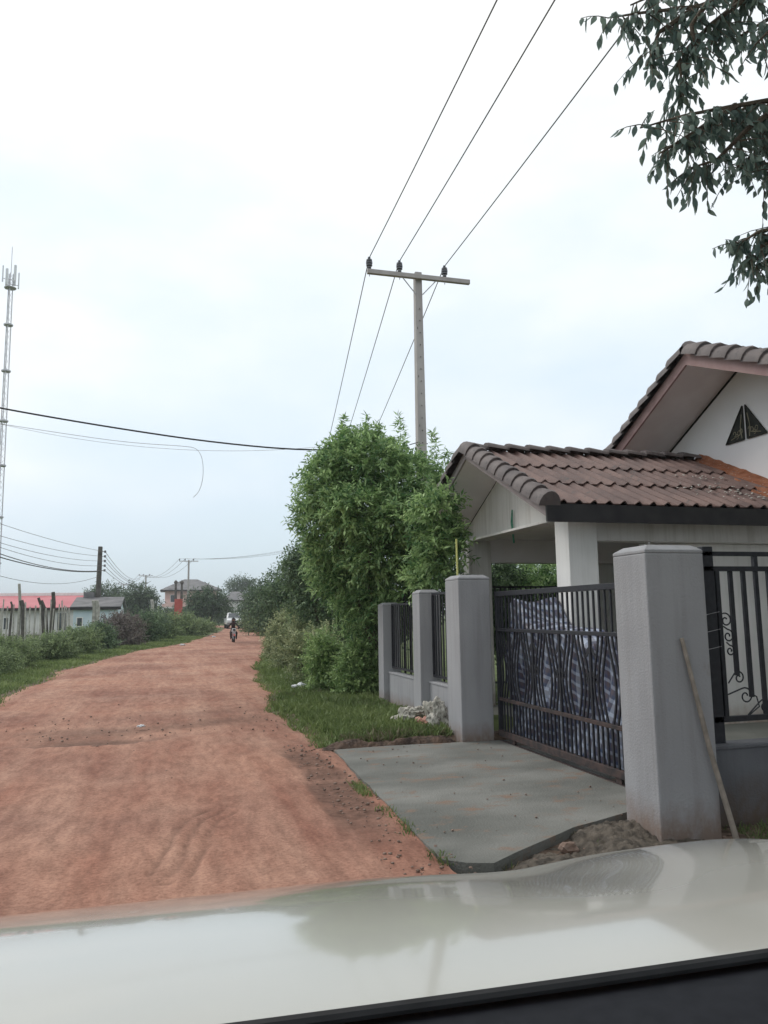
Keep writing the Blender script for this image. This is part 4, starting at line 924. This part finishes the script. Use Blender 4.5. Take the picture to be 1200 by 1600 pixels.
# cellular mast
mx_, my_ = -24.9, 127.5; ms = empty('radio_mast', (mx_, my_, 0), 'tall slender lattice radio mast with white antennas at the left edge', 'mast')
for k_ in range(3):
    a = k_*2.094+.5; m = MB(); m.tube([(mx_+.55*math.cos(a), my_+.55*math.sin(a), 0), (mx_+.34*math.cos(a), my_+.34*math.sin(a), 56)], .075, 5); part('leg', m, M_steel, ms)
m = MB(); z = 0; q = 0
while z < 55.5:
    for k_ in range(3):
        a, b = k_*2.094+.5, (k_+1)*2.094+.5; r1 = .55-.21*z/56; r2 = .55-.21*(z+1)/56
        if q % 2: a, b = b, a
        m.tube([(mx_+r1*math.cos(a), my_+r1*math.sin(a), z), (mx_+r2*math.cos(b), my_+r2*math.sin(b), z+1)], .022, 4, cap=False)
    z += 1; q += 1
part('bracing', m, M_steel, ms, kind='stuff')
for z in (10, 17, 25, 32, 40, 47.5): m = MB(); m.lathe([(.62,-.15),(.70,-.1),(.70,.1),(.62,.15)], (mx_, my_, z), 9); part('collar', m, M_steel, ms)
M_ant = new_mat('antenna_white', (.62,.64,.66), (.72,.73,.75), 3, .5)
m = MB(); m.lathe([(.9,-.05),(.9,.05)], (mx_, my_, 53.6), 12); part('platform', m, M_steel, ms)
for k_ in range(6):
    a = k_*1.047+.2; cx_, cy_ = mx_+1.15*math.cos(a), my_+1.15*math.sin(a); m = MB(); m.box((-.17,-.10,0), (.17,.10,2.6), Matrix.Translation((cx_, cy_, 53.7+.8*(k_ % 2))) @ Matrix.Rotation(a+1.57, 4, 'Z')); part('antenna', m, M_ant, ms)
    m = MB(); m.tube([(mx_, my_, 54.2+.8*(k_ % 2)), (cx_, cy_, 54.2+.8*(k_ % 2))], .05, 4); part('antenna_arm', m, M_steel, ms)
m = MB(); m.tube([(mx_, my_, 56), (mx_, my_, 60.5)], .05, 5); part('lightning_rod', m, M_steel, ms)

# ------------------------------------------------------------------ distant buildings
def cbox(px0, px1, py0, py1, dep, thick, mat, parent, name='wall', **k_):
    a, b = at(px0, py0, dep), at(px1, py1, dep); yy = (a.y+b.y)/2; return part(name, MB().box((a.x, yy, min(a.z, b.z)), (b.x, yy+thick, max(a.z, b.z))), mat, parent, **k_)
def gable_house(px0, px1, y_e, y_r, dep, depth, wallm, roofm, name, label, ov=.5, wins=(), dark=M_fascia, hip=0):
    a, b = at(px0, y_e, dep), at(px1, y_e, dep); yy = (a.y+b.y)/2; ze = (a.z+b.z)/2; zr = at((px0+px1)/2, y_r, dep+depth/2*.95).z
    h = empty(name, ((a.x+b.x)/2, yy, 0), label, 'house'); x0, x1 = a.x, b.x
    part('wall', MB().box((x0, yy, -.1), (x1, yy+depth, ze-.02)), wallm, h)
    m = MB(); m.prism([(x0-ov, yy-ov, ze-.05), (x0-ov+hip, yy+depth/2, zr), (x1+ov-hip, yy+depth/2, zr), (x1+ov, yy-ov, ze-.05)], (0, 0, .12)); m.prism([(x0-ov, yy+depth+ov, ze-.05), (x0-ov+hip, yy+depth/2+.01, zr), (x1+ov-hip, yy+depth/2+.01, zr), (x1+ov, yy+depth+ov, ze-.05)], (0, 0, .12))
    if hip:
        m.prism([(x0-ov, yy-ov, ze-.05), (x0-ov+hip, yy+depth/2, zr), (x0-ov, yy+depth+ov, ze-.05)], (0, 0, .10)); m.prism([(x1+ov, yy-ov, ze-.05), (x1+ov-hip, yy+depth/2, zr), (x1+ov, yy+depth+ov, ze-.05)], (0, 0, .10))
    rf_ = part('roof', m, roofm, h)
    if not hip: m = MB(); m.prism([(x0+.01, yy, ze-.02), (x0+.01, yy+depth, ze-.02), (x0+.01, yy+depth/2, zr-.1)], (x1-x0-.02, 0, 0)); part('gable_wall', m, wallm, h)
    part('fascia', MB().box((x0-ov, yy-ov-.06, ze-.20), (x1+ov, yy-ov-.01, ze+.02)), dark, h)
    for (u0, u1, z0, z1) in wins:
        wx0, wx1 = x0+(x1-x0)*u0, x0+(x1-x0)*u1; w = part('window', MB().box((wx0, yy-.06, z0), (wx1, yy-.004, z1)), M_white, h); part('pane', MB().box((wx0+.08, yy-.075, z0+.08), (wx1-.08, yy-.062, z1-.08)), M_glass, w)
    return h, (x0, x1, yy, ze, zr)
h, q = gable_house(-70, 112, 951, 932, 72, 12, M_grimy, M_redroof, 'red_roofed_house', 'long low house with a faded red sheet roof on the left', wins=((.42,.47,.6,1.8),(.56,.62,.6,1.8),(.86,.95,.4,2.2)))
a, b = at(-70, 929, 78.3), at(113, 929, 78.3); part('ridge_flashing', MB().box((q[0]-.4, q[2]+5.6, q[4]), (q[1]+.4, q[2]+6.4, q[4]+.32)), M_white, h)
h, q = gable_house(116, 184, 949, 935, 64, 9, M_bluewall, M_greyroof, 'pale_blue_house', 'pale blue house with grey roof beside the red roofed one', wins=((.07,.22,.9,1.7),), ov=.25)
part('chimney', MB().box((q[0]+.35, q[2]+4, q[4]-.6), (q[0]+1.2, q[2]+5, q[4]+.55)), M_greyroof, h)
h, q = gable_house(258, 340, 922, 906, 165, 12, M_pink, M_greyroof, 'two_storey_house', 'two-storey pale pink house with dark hip roof at the road end', ov=1.0, wins=((.1,.22,4.6,6.2),(.55,.64,4.4,6.2),(.8,.9,4.6,6.2),(.12,.24,1,2.4),(.55,.65,.8,2.4)), hip=5)
part('balcony', MB().box((q[0]-.6, q[2]-1.4, 3.3), (q[0]+7.5, q[2]-.01, 3.55)), M_white, h); part('balcony_rail', MB().box((q[0]-.6, q[2]-1.4, 3.553), (q[0]+7.5, q[2]-1.3, 4.3)), M_pink, h)
h, q = gable_house(354, 388, 938, 925, 175, 9, M_white, M_greyroof, 'white_house', 'small white house with grey hip roof above the parked pickup', ov=.6, wins=((.2,.3,.8,2.0),(.6,.75,.8,2.0)), hip=2)
# red pillar with two dark posts
p = at(279, 940, 118); rp = empty('red_pillar', (p.x, p.y, 0), 'red painted pillar with two dark posts on top, left of the road end', 'pillar')
part('shaft', MB().box((p.x-.6, p.y-.6, -.1), (p.x+.6, p.y+.6, at(279, 936, 118).z)), M_redpaint, rp, bevel=.03)
for s in (-1, 1):
    m = MB(); zt_ = at(279, 936, 118).z; m.tube([(p.x+s*.45, p.y, zt_), (p.x+s*.45, p.y, zt_+2.3)], [.22, .14], 8); m.lathe([(.1,0),(.3,.15),(.28,.35),(.05,.6)], (p.x+s*.45, p.y, zt_+2.3), 8); part('post', m, M_pole_d, rp)
# row of thin fence posts before the red roofed house
k_ = 0
ORD = 'first second third fourth fifth sixth seventh eighth ninth tenth eleventh twelfth thirteenth fourteenth fifteenth sixteenth seventeenth eighteenth'.split()
for px in [-8,2,6,12,22,33,40,47,56,63,72,80,84,93,97,101,104,108]:
    dep = 46+rnd.uniform(-2, 2); yt = rnd.choice([941,945,948,946,938,950])+rnd.uniform(-2, 2); p = at(px, yt, dep); rr = rnd.uniform(.03, .045)
    m = MB(); m.tube([(p.x+rnd.uniform(-.12,.12), p.y, -.1), (p.x, p.y, p.z)], [rr*1.1, rr], 6); single('fence_stake', m, M_wood_post, (p.x, p.y, 0), ORD[k_]+' thin pale stake from the left before the red roofed house', 'stake', 'pale stakes before the red roofed house'); k_ += 1
for px0, y0, px1, y1, r_, mt, lab in ((28,992,30,912,.10,M_wood_post,'tallest pale leaning post left of the dark tilted stumps'),(38,975,33,938,.16,M_pole_d,'dark bent post nearest the tall pale post'),(70,978,60,934,.10,M_pole_d,'dark post leaning left before the red roof'),(76,978,65,938,.09,M_pole_d,'second dark leaning post before the red roof'),(80,968,83,925,.13,M_pole_d,'tallest dark crooked post before the red roof'),(16,955,17,940,.07,M_pole_d,'short dark post at the far left'),
                                       (145,968,146,938,.13,M_wood_post,'stout pale post left of the black pole'),(151,968,151,938,.13,M_wood_post,'stout pale post touching the black pole'),(236,958,237,937,.17,M_wood_post,'stout pale post by the tall dark shrub')):
    a, b = at(px0, y0, 46 if px0 < 200 else 70), at(px1, y1, 46 if px0 < 200 else 70); md = a.lerp(b, .6)+Vector((.08, 0, 0)); m = MB(); m.tube([(a.x, a.y, -.1), md, b], [r_, r_*.9, r_*.8], 7)
    single('fence_stake', m, mt, (a.x, a.y, 0), lab, 'stake', smooth=True)

# ------------------------------------------------------------------ pickup and motorcycle on the road
def wheel(parent, c, r_, w, ax='X'):
    d = Vector((1, 0, 0)) if ax == 'X' else Vector((0, 1, 0)); c = Vector(c); m = MB()
    def ring(rr, off): return [c + d*off + (Vector((0, math.cos(a), math.sin(a))) if ax == 'X' else Vector((math.cos(a), 0, math.sin(a))))*rr for a in np.linspace(0, 2*math.pi, 20, endpoint=False)]
    pr = [(r_*.62, -w/2), (r_*.93, -w/2), (r_, -w*.3), (r_, w*.3), (r_*.93, w/2), (r_*.62, w/2)]; vs = []
    for rr, of in pr: vs += ring(rr, of)
    m.add(vs, [(i*20+k_, i*20+(k_+1) % 20, ((i+1) % 6)*20+(k_+1) % 20, ((i+1) % 6)*20+k_) for i in range(6) for k_ in range(20)]); wh = part('wheel', m, M_rubber, parent, base=c, smooth=True)
    m = MB(); m.add(ring(r_*.6, -w*.3) + ring(r_*.6, w*.3), [tuple(range(20)), tuple(range(39, 19, -1))] + [(k_, (k_+1) % 20, 20+(k_+1) % 20, 20+k_) for k_ in range(20)]); part('rim', m, M_steel, wh, base=c); return wh
M_carw = new_mat('white_paint', (.74,.75,.76), (.78,.79,.80), 1, .25, spec=.5, coat=.6)
px_, py_ = 8.15, 99.0
pk = empty('pickup_truck', (px_, py_, 0), 'white pickup truck parked facing us at the far end of the road', 'pickup')
m = MB(); m.prism([(px_-.88, py_-2.4, .55), (px_-.90, py_-2.45, .95), (px_-.86, py_-2.3, 1.08), (px_-.86, py_-1.1, 1.16), (px_-.86, py_+2.6, 1.16), (px_-.88, py_+2.6, .50), (px_-.88, py_-2.2, .45)], (1.76, 0, 0)); part('body', m, M_carw, pk, bevel=.05, smooth=True)
m = MB(); m.add([(px_-.80,py_-1.15,1.163),(px_+.80,py_-1.15,1.163),(px_+.80,py_+.75,1.163),(px_-.80,py_+.75,1.163),(px_-.66,py_-.45,1.74),(px_+.66,py_-.45,1.74),(px_+.66,py_+.6,1.74),(px_-.66,py_+.6,1.74)], [(0,3,2,1),(4,5,6,7),(0,1,5,4),(1,2,6,5),(2,3,7,6),(3,0,4,7)]); part('cab', m, M_carw, pk, bevel=.04, smooth=True)
m = MB(); m.prism([(px_-.68,py_-1.10,1.20),(px_+.68,py_-1.10,1.20),(px_+.60,py_-.52,1.68),(px_-.60,py_-.52,1.68)], (0,-.02,.012)); part('windscreen', m, M_glass, pk)
part('grille', MB().box((px_-.42, py_-2.49, .70), (px_+.42, py_-2.452, .90)), M_fascia, pk); part('bumper', MB().box((px_-.90, py_-2.60, .42), (px_+.90, py_-2.46, .66)), new_mat('grey_bumper', (.16,.15,.15), (.2,.19,.19), 3, .6), pk, bevel=.03)
for s in (-1, 1):
    m = MB(); m.box((px_+s*.68-.17, py_-2.50, .74), (px_+s*.68+.17, py_-2.455, .93)); part('headlight', m, M_ant, pk, bevel=.015)
    m = MB(); m.box((px_+s*.98-.10, py_-.98, 1.14), (px_+s*.98+.10, py_-.88, 1.30)); part('mirror', m, M_fascia, pk)
    wheel(pk, (px_+s*.76, py_-1.55, .37), .37, .24); wheel(pk, (px_+s*.76, py_+1.55, .37), .37, .24)
mxx, myy = 4.0, 48.6
mc = empty('motorcycle', (mxx, myy, 0), 'dark motorcycle with pale front shield ridden towards us on the dirt road', 'motorcycle')
wheel(mc, (mxx, myy-.62, .29), .29, .09); wheel(mc, (mxx, myy+.62, .29), .29, .10)
m = MB(); m.tube([(mxx, myy-.40, .85), (mxx, myy-.15, .60), (mxx, myy+.15, .50), (mxx, myy+.55, .62), (mxx, myy+.95, .74)], [.06, .10, .12, .13, .07], 10); part('body', m, M_redpaint, mc, smooth=True)
m = MB(); m.tube([(mxx, myy-.05, .72), (mxx, myy+.25, .76), (mxx, myy+.75, .80)], [.09, .13, .11], 10); part('seat', m, M_rubber, mc, smooth=True)
for s in (-1, 1): m = MB(); m.tube([(mxx+s*.075, myy-.62, .29), (mxx+s*.075, myy-.44, .86)], .025, 6); part('fork', m, M_steel, mc); 
m = MB(); m.tube([(mxx-.36, myy-.28, .98), (mxx-.15, myy-.38, 1.02), (mxx, myy-.40, .99), (mxx+.15, myy-.38, 1.02), (mxx+.36, myy-.28, .98)], .018, 6); part('handlebar', m, M_fascia, mc)
m = MB(); m.prism([(mxx-.14, myy-.50, .98), (mxx+.14, myy-.50, .98), (mxx+.17, myy-.42, .80), (mxx+.05, myy-.46, .62), (mxx-.05, myy-.46, .62), (mxx-.17, myy-.42, .80)], (0, .07, .02)); part('front_shield', m, M_ant, mc, bevel=.015)
m = MB(); m.tube([(mxx, myy-.56, .90), (mxx, myy-.49, .90)], .075, 12); part('headlight', m, M_glass, mc)
m = MB(); m.prism([(mxx-.05, myy-.93, .50), (mxx-.05, myy-.62, .61), (mxx-.05, myy-.30, .50), (mxx-.05, myy-.34, .46), (mxx-.05, myy-.62, .56), (mxx-.05, myy-.90, .46)], (.10, 0, 0)); part('mudguard', m, M_redpaint, mc)
for s in (-1, 1):
    m = MB(); m.prism([(mxx+s*.12, myy-.38, .82), (mxx+s*.26, myy-.30, .70), (mxx+s*.24, myy-.22, .34), (mxx+s*.14, myy-.24, .32)], (0, .03, 0)); part('leg_shield', m, M_rubber, mc)
    m = MB(); m.tube([(mxx+s*.30, myy-.30, 1.0), (mxx+s*.34, myy-.32, 1.16)], .008, 4); m.lathe([(.045,0),(.05,.02),(.045,.04)], (mxx+s*.35, myy-.32, 1.16), 8); part('mirror', m, M_fascia, mc)
# rider: one continuous skinned body
def skin_person(name, base, label, J, E_, Rd, mat):
    me = bpy.data.meshes.new('body'); me.from_pydata([Vector(j) for j in J], E_, []); o = bpy.data.objects.new('body', me); COL.objects.link(o)
    sk = o.modifiers.new('s', 'SKIN'); ss = o.modifiers.new('u', 'SUBSURF'); ss.levels = 1; ss.render_levels = 1
    for v, r_ in zip(me.skin_vertices[0].data, Rd): v.radius = r_ if isinstance(r_, tuple) else (r_, r_)
    me.skin_vertices[0].data[0].use_root = True
    dg = bpy.context.evaluated_depsgraph_get(); dg.update(); mm = bpy.data.meshes.new_from_object(o.evaluated_get(dg)); bpy.data.objects.remove(o)
    mm.name = 'body'; mm.materials.clear(); mm.materials.append(mat); mm.polygons.foreach_set('use_smooth', [True]*len(mm.polygons))
    r = empty(name, base, label, 'person'); b = bpy.data.objects.new('body', mm); COL.objects.link(b); b.parent = r; W[b.name] = Vector(base); return r, b
J = [(0,.22,.84),(0,.20,1.02),(0,.14,1.22),(0,.12,1.36),(0,.10,1.45),(0,.08,1.58)]; E_ = [(0,1),(1,2),(2,3),(3,4),(4,5)]; Rd = [(.16,.13),(.15,.11),(.17,.11),(.13,.09),.055,.085]
for s in (-1, 1):
    k = len(J); J += [(s*.19,.12,1.34),(s*.32,.0,1.12),(s*.33,-.24,1.02)]; E_ += [(3,k),(k,k+1),(k+1,k+2)]; Rd += [.065,.045,.034]
    h_ = k+2
    for f_ in range(4): J += [(s*(.30+.02*f_),-.30,1.02-.004*f_),(s*(.30+.02*f_),-.325,.985)]; q_ = len(J); E_ += [(h_,q_-2),(q_-2,q_-1)]; Rd += [.010,.009]
    J += [(s*.29,-.27,.985)]; E_ += [(h_, len(J)-1)]; Rd += [.010]
    k = len(J); J += [(s*.12,.18,.80),(s*.22,-.16,.70),(s*.19,-.06,.32),(s*.20,-.20,.24)]; E_ += [(0,k),(k,k+1),(k+1,k+2),(k+2,k+3)]; Rd += [.10,.075,.05,(.045,.04)]
o_ = Vector((mxx, myy, 0))
pr, bd = skin_person('person', (0,0,0), 'rider in dark clothes and helmet sitting on the motorcycle', J, E_, Rd, new_mat('dark_clothes', (.035,.02,.022), (.07,.04,.042), 8, .9))
pr.location = o_; W[pr.name] = o_
M_skin = new_mat('skin', (.28,.15,.10), (.34,.19,.13), 6, .6)
m = MB(); m.grid(17, 13, lambda u, v: Vector((mxx+.135*math.sin(math.pi*v)*math.cos(2*math.pi*u), myy+.09+.15*math.sin(math.pi*v)*math.sin(2*math.pi*u), 1.62+.15*math.cos(math.pi*v)))); part('helmet', m, M_rubber, pr, smooth=True)
m = MB(); m.grid(9, 7, lambda u, v: Vector((mxx+.10*math.sin(math.pi*(.2+.6*v))*math.cos(math.pi+math.pi*u)*1.05, myy+.07-.135*math.sin(math.pi*(.2+.6*v))*math.sin(math.pi*(.1+.8*u)), 1.585+.085*math.cos(math.pi*(.2+.6*v))))); part('face', m, M_skin, pr, smooth=True)

pr.scale = mc.scale = (.86,)*3; pk.scale = (1.14,)*3
# ------------------------------------------------------------------ things near the fence
def crumple(name, c, r3, label, mat, seed, base, cat='sack', group=None, pinch=None, parent=None):
    bm = bmesh.new(); bmesh.ops.create_icosphere(bm, subdivisions=5, radius=1)
    for v in bm.verts:
        p = v.co.copy(); n1_ = noise.noise(p*1.4+Vector((seed, 0, 0))); n2_ = abs(noise.noise(p*2.6+Vector((0, seed, 0)))); n3_ = abs(noise.noise(p*6+Vector((0, 0, seed))))
        s_ = 1+.45*n1_-.55*n2_-.22*n3_
        if pinch: s_ *= 1-.45*max(0, p.z)**2
        q = Vector((p.x*r3[0], p.y*r3[1], p.z*r3[2]))*s_; v.co = Vector((q.x, q.y, max(q.z, -c[2]+.015)))
    me = bpy.data.meshes.new(name); bm.to_mesh(me); bm.free(); me.materials.append(mat); me.polygons.foreach_set('use_smooth', [True]*len(me.polygons))
    off = Vector(c)-Vector(base); me.transform(Matrix.Translation(off)); return tag(put(name, me, base, parent), label, cat, group)
M_sack = new_mat('woven_sack', (.40,.38,.33), (.58,.56,.50), 5, .7, .5, 90, c3=(.13,.11,.10), spots=.3)
M_sackp = new_mat('pink_sack', (.48,.25,.20), (.58,.34,.28), 6, .8, .4, 60)
crumple('sack', (3.66, 10.42, .24), (.19, .18, .36), 'tallest crumpled white sack propped beside the far gate pillar', M_sack, 3, (3.66, 10.42, 0), pinch=1)
crumple('sack', (3.40, 10.95, .13), (.21, .17, .16), 'flat crumpled white sack at the left of the pile', M_sack, 8, (3.40, 10.95, 0))
crumple('sack', (3.52, 10.72, .26), (.15, .12, .07), 'small white sack with dark stripes lying on top of the pile', M_sack, 14, (3.52, 10.72, 0))
crumple('sack', (3.50, 10.50, .09), (.12, .10, .12), 'salmon pink crumpled bag in the middle of the sack pile', M_sackp, 20, (3.50, 10.50, 0))
p = gr(468, 1080); crumple('plastic_bag', (p.x, p.y, .09), (.16, .12, .09), 'white plastic bag lying in the grass by the road', M_ant, 31, (p.x, p.y, 0), 'bag'); 
crumple('plastic_bag', (p.x+.2, p.y-.05, .06), (.16, .08, .04), 'flattened whitish bag trailing right of the bag in the grass', M_sack, 37, (p.x+.2, p.y-.05, 0), 'bag')
for i, (a, b, lab) in enumerate(((285,1009,'small white litter on the left road edge nearer us'),(334,996,'tiny white litter on the left road edge near the motorcycle'),(220,1141,'white scrap of litter on the dirt road'))):
    p = gr(a, b); crumple('litter', (p.x, p.y, .06), ((.16, .10, .05), (.16, .12, .06), (.06, .04, .02))[i], lab, M_ant, 40+i, (p.x, p.y, 0), 'litter')
# soil bank along the far edge of the driveway
def bank(u, v):
    x = 1.80+1.85*u; w = (.10+.04*math.sin(u*9)+.05*noise.noise(Vector((x*4, 2, 0)))); y = 9.40+v*w*2.4; h_ = (.085+.05*noise.noise(Vector((x*2.5, 0, 1))))*math.sin(math.pi*min(1, .02+v*1.0))**.55*min(1, u*7, (1-u)*9)
    return Vector((x+.02*noise.noise(Vector((x*9, y*9, 0))), y, -.01+h_+.03*noise.noise(Vector((x*8, y*8, 4)))+.022*noise.noise(Vector((x*22, y*22, 4)))))
single('soil_bank', MB().grid(200, 26, bank), M_soil, (2.7, 9.5, 0), 'low bank of dark brown soil along the far edge of the driveway', 'soil', smooth=True)
def mound(u, v):
    x = 1.95+2.0*u; y = 4.35+1.25*v; h_ = .10*math.sin(math.pi*v)**.8*math.sin(math.pi*u)**.5*(.55+.8*noise.noise(Vector((x*2.4, y*2.4, 8)))) ; yy = 4.85+(x-2.06)*.62
    h_ *= 1 if y < yy-.1 else max(0, 1-(y-yy+.1)*8); return Vector((x, y, -.055+max(0, h_)+.06*max(0, 1-((x-3.26)/.34)**2-((y-5.42)/.30)**2)**.5+.02*0+.03*noise.noise(Vector((x*9, y*9, 2)))+.025*noise.noise(Vector((x*24, y*24, 2)))))
single('soil_heap', MB().grid(140, 90, mound), M_soilg, (2.9, 4.9, 0), 'dug out soil in front of the driveway edge beside the car', 'soil', smooth=True)
# stones
def rock(c, r_, seed):
    bm = bmesh.new(); bmesh.ops.create_icosphere(bm, subdivisions=2, radius=1)
    for v in bm.verts: v.co = Vector((v.co.x*r_, v.co.y*r_*.8, v.co.z*r_*.6))*(1+.5*noise.noise(v.co*1.3+Vector((seed, 0, 0))))
    me = bpy.data.meshes.new('stone'); bm.to_mesh(me); bm.free(); me.materials.append(M_stone); return me
for i, (x, y, r_, lab) in enumerate(((2.78,5.13,.075,'largest grey stone beside the exposed driveway edge'),(2.42,4.96,.05,'smaller stone left of the largest one by the driveway edge'),(3.12,5.33,.055,'stone just left of the base of the nearest pillar'),(3.38,4.95,.04,'small stone before the nearest pillar'),(2.98,5.20,.035,'small dark stone at the right end of the driveway edge'))):
    o = put('stone', rock((x, y), r_, i*3.3), (x, y, ground_z(x, y)+r_*.35)); tag(o, lab, 'stone')
V, F, T = [], [], []; off = 0; ico = bmesh.new(); bmesh.ops.create_icosphere(ico, subdivisions=1, radius=1); iv = np.array([tuple(v.co) for v in ico.verts]); fi = np.array([[v.index for v in f.verts] for f in ico.faces]); ico.free()
for i in range(1900):
    k_ = rnd.random()
    if k_ < .25: x, y = rnd.uniform(1.4, 1.98), rnd.uniform(4.6, 9.9)
    elif k_ < .6: x, y = rnd.uniform(1.9, 4.4), rnd.uniform(4.0, 5.5)
    elif k_ < .7: x, y = rnd.uniform(2.0, 3.9), rnd.uniform(5.3, 9.3)
    elif k_ < .9: x, y = rnd.uniform(-3, 1.7), rnd.gauss(12.2, .9)
    else: x, y = rnd.uniform(-3.2, 1.7), rnd.uniform(4.2, 25)
    if x > 1.9 and y > 5.0 and k_ < .6 and y > 4.88+(x-2.06)*.62 : continue
    r_ = (.003+.016*rnd.random()**3)*(1 if k_ < .9 else .8); zz = .034 if k_ < .7 and k_ >= .6 else (.02 if x < 1.95 else ground_z(x, y)+.005)
    if .6 <= k_ < .7: r_ *= .6
    V.append(iv*np.array([r_, r_*rnd.uniform(.6, 1), r_*.6])*(1+.3*rng.random((len(iv), 1))) + np.array([x, y, zz])); F.append(fi+off); off += len(iv)
tag(put('gravel', np_mesh('gravel', np.concatenate(V), np.concatenate(F), M_stone), (0,0,0)), 'loose pebbles and clods scattered over the road and driveway edges', 'gravel', kind='stuff')
# sticks
m = MB(); m.tube([(4.06, 4.98, -.05), (3.90, 5.01, .62), (3.74, 5.035, 1.43)], [.022, .019, .015], 8); single('leaning_stick', m, M_stick, (4.06, 4.98, 0), 'pale wooden stick leaning against the nearest grey pillar', 'stick', smooth=True)
a = at(713, 842, 10.9); m = MB(); m.tube([(a.x+.02, a.y, 0), (a.x, a.y, a.z)], [.018, .014], 7); single('bamboo_stick', m, M_yel, (a.x+.02, a.y, 0), 'thin yellow green upright stick behind the far gate pillar', 'stick', smooth=True)

# ------------------------------------------------------------------ the car we sit in
M_bon = new_mat('cream_paint', (.38,.375,.335), (.41,.405,.365), .8, .24, spec=.5, coat=1.0)
M_bon.node_tree.nodes['Principled BSDF'].inputs['Coat Roughness'].default_value = .07
M_blk = new_mat('black_trim', (.006,.007,.010), (.011,.012,.016), 30, .6, spec=.15)
car = empty('car', (.55, 1.7, 0), 'cream white car bonnet with black trim across the bottom of the picture', 'car')
CX, HW_ = .57, 1.05
def hz(x, y):
    z = 1.112 - .18*(y-1.15)**2*(1+max(0, y-2.2)*3.2)
    f_ = max(0, min(1, (y-1.30)/.45)); f_ = f_*f_*(3-2*f_)
    z -= .024*math.exp(-((x-.95)/(.30 if x < .95 else .24))**2)*f_ + .006*(1-f_)
    z += .004*max(0, min(1, (.2-x)/.6))*f_
    e_ = max(0, abs(x-CX)/HW_-.93); z -= e_*e_*16
    return z
def bon(u, v):
    x = CX-HW_+2*HW_*u; yr = 1.122-.055*x+.022*x*x; y = yr + (2.75-yr)*v; y -= .22*v*((x-CX)/HW_)**4; return Vector((x, y, hz(x, y)))
part('bonnet', MB().grid(220, 190, bon), M_bon, car, smooth=True)
def fr_(u, v): p = bon(u, 1); return Vector((p.x, p.y+.06*math.sin(math.pi*v), p.z*(1-v)+.35*v))
part('front_panel', MB().grid(50, 12, fr_), M_bon, car, smooth=True)
for s, u in ((-1, 0), (1, 1)):
    def sd_(a, b): p = bon(u, a); return Vector((p.x+s*.03*math.sin(math.pi*b*.8), p.y, p.z*(1-b)+.42*b))
    part('fender', MB().grid(40, 12, sd_), M_bon, car, smooth=True)
    wheel(car, (CX+s*.90, 1.85, .34), .34, .22)
# black cowl, rubber seal and dashboard
def cw(u, v):
    p = bon(u, 0); x = p.x; return Vector((x, p.y+.03-.21*v, p.z-.024+.018*min(1, v*3)))
part('cowl_panel', MB().grid(60, 10, cw), M_blk, car, smooth=True)
m = MB(); m.tube([bon(i/20, 0)+Vector((0, -.008, .002)) for i in range(21)], .009, 8); part('bonnet_seal', m, M_rubber, car, smooth=True)
def ds(u, v):
    p = bon(u, 0); return Vector((p.x, p.y-.10-.45*v, p.z-.030+.020*min(1, v*4)))
part('dashboard', MB().grid(30, 8, ds), new_mat('brown_dashboard', (.012,.009,.009), (.018,.013,.012), 60, .9, spec=.1), car, smooth=True)

# ------------------------------------------------------------------ thin humid air
hm = bpy.data.materials.new('humid_air'); hm.use_nodes = True; t = hm.node_tree; t.nodes.remove(t.nodes['Principled BSDF'])
pv = t.nodes.new('ShaderNodeVolumePrincipled'); pv.inputs['Color'].default_value = (.93, .97, 1, 1); pv.inputs['Density'].default_value = .0006
t.links.new(pv.outputs[0], t.nodes['Material Output'].inputs['Volume'])
me = MB().box((-2700, -700, -2.5), (2700, 3200, 62)).mesh('haze', hm); o = put('haze', me, (0,0,0)); tag(o, 'thin pale humid haze lying over the whole place', 'haze', kind='stuff')
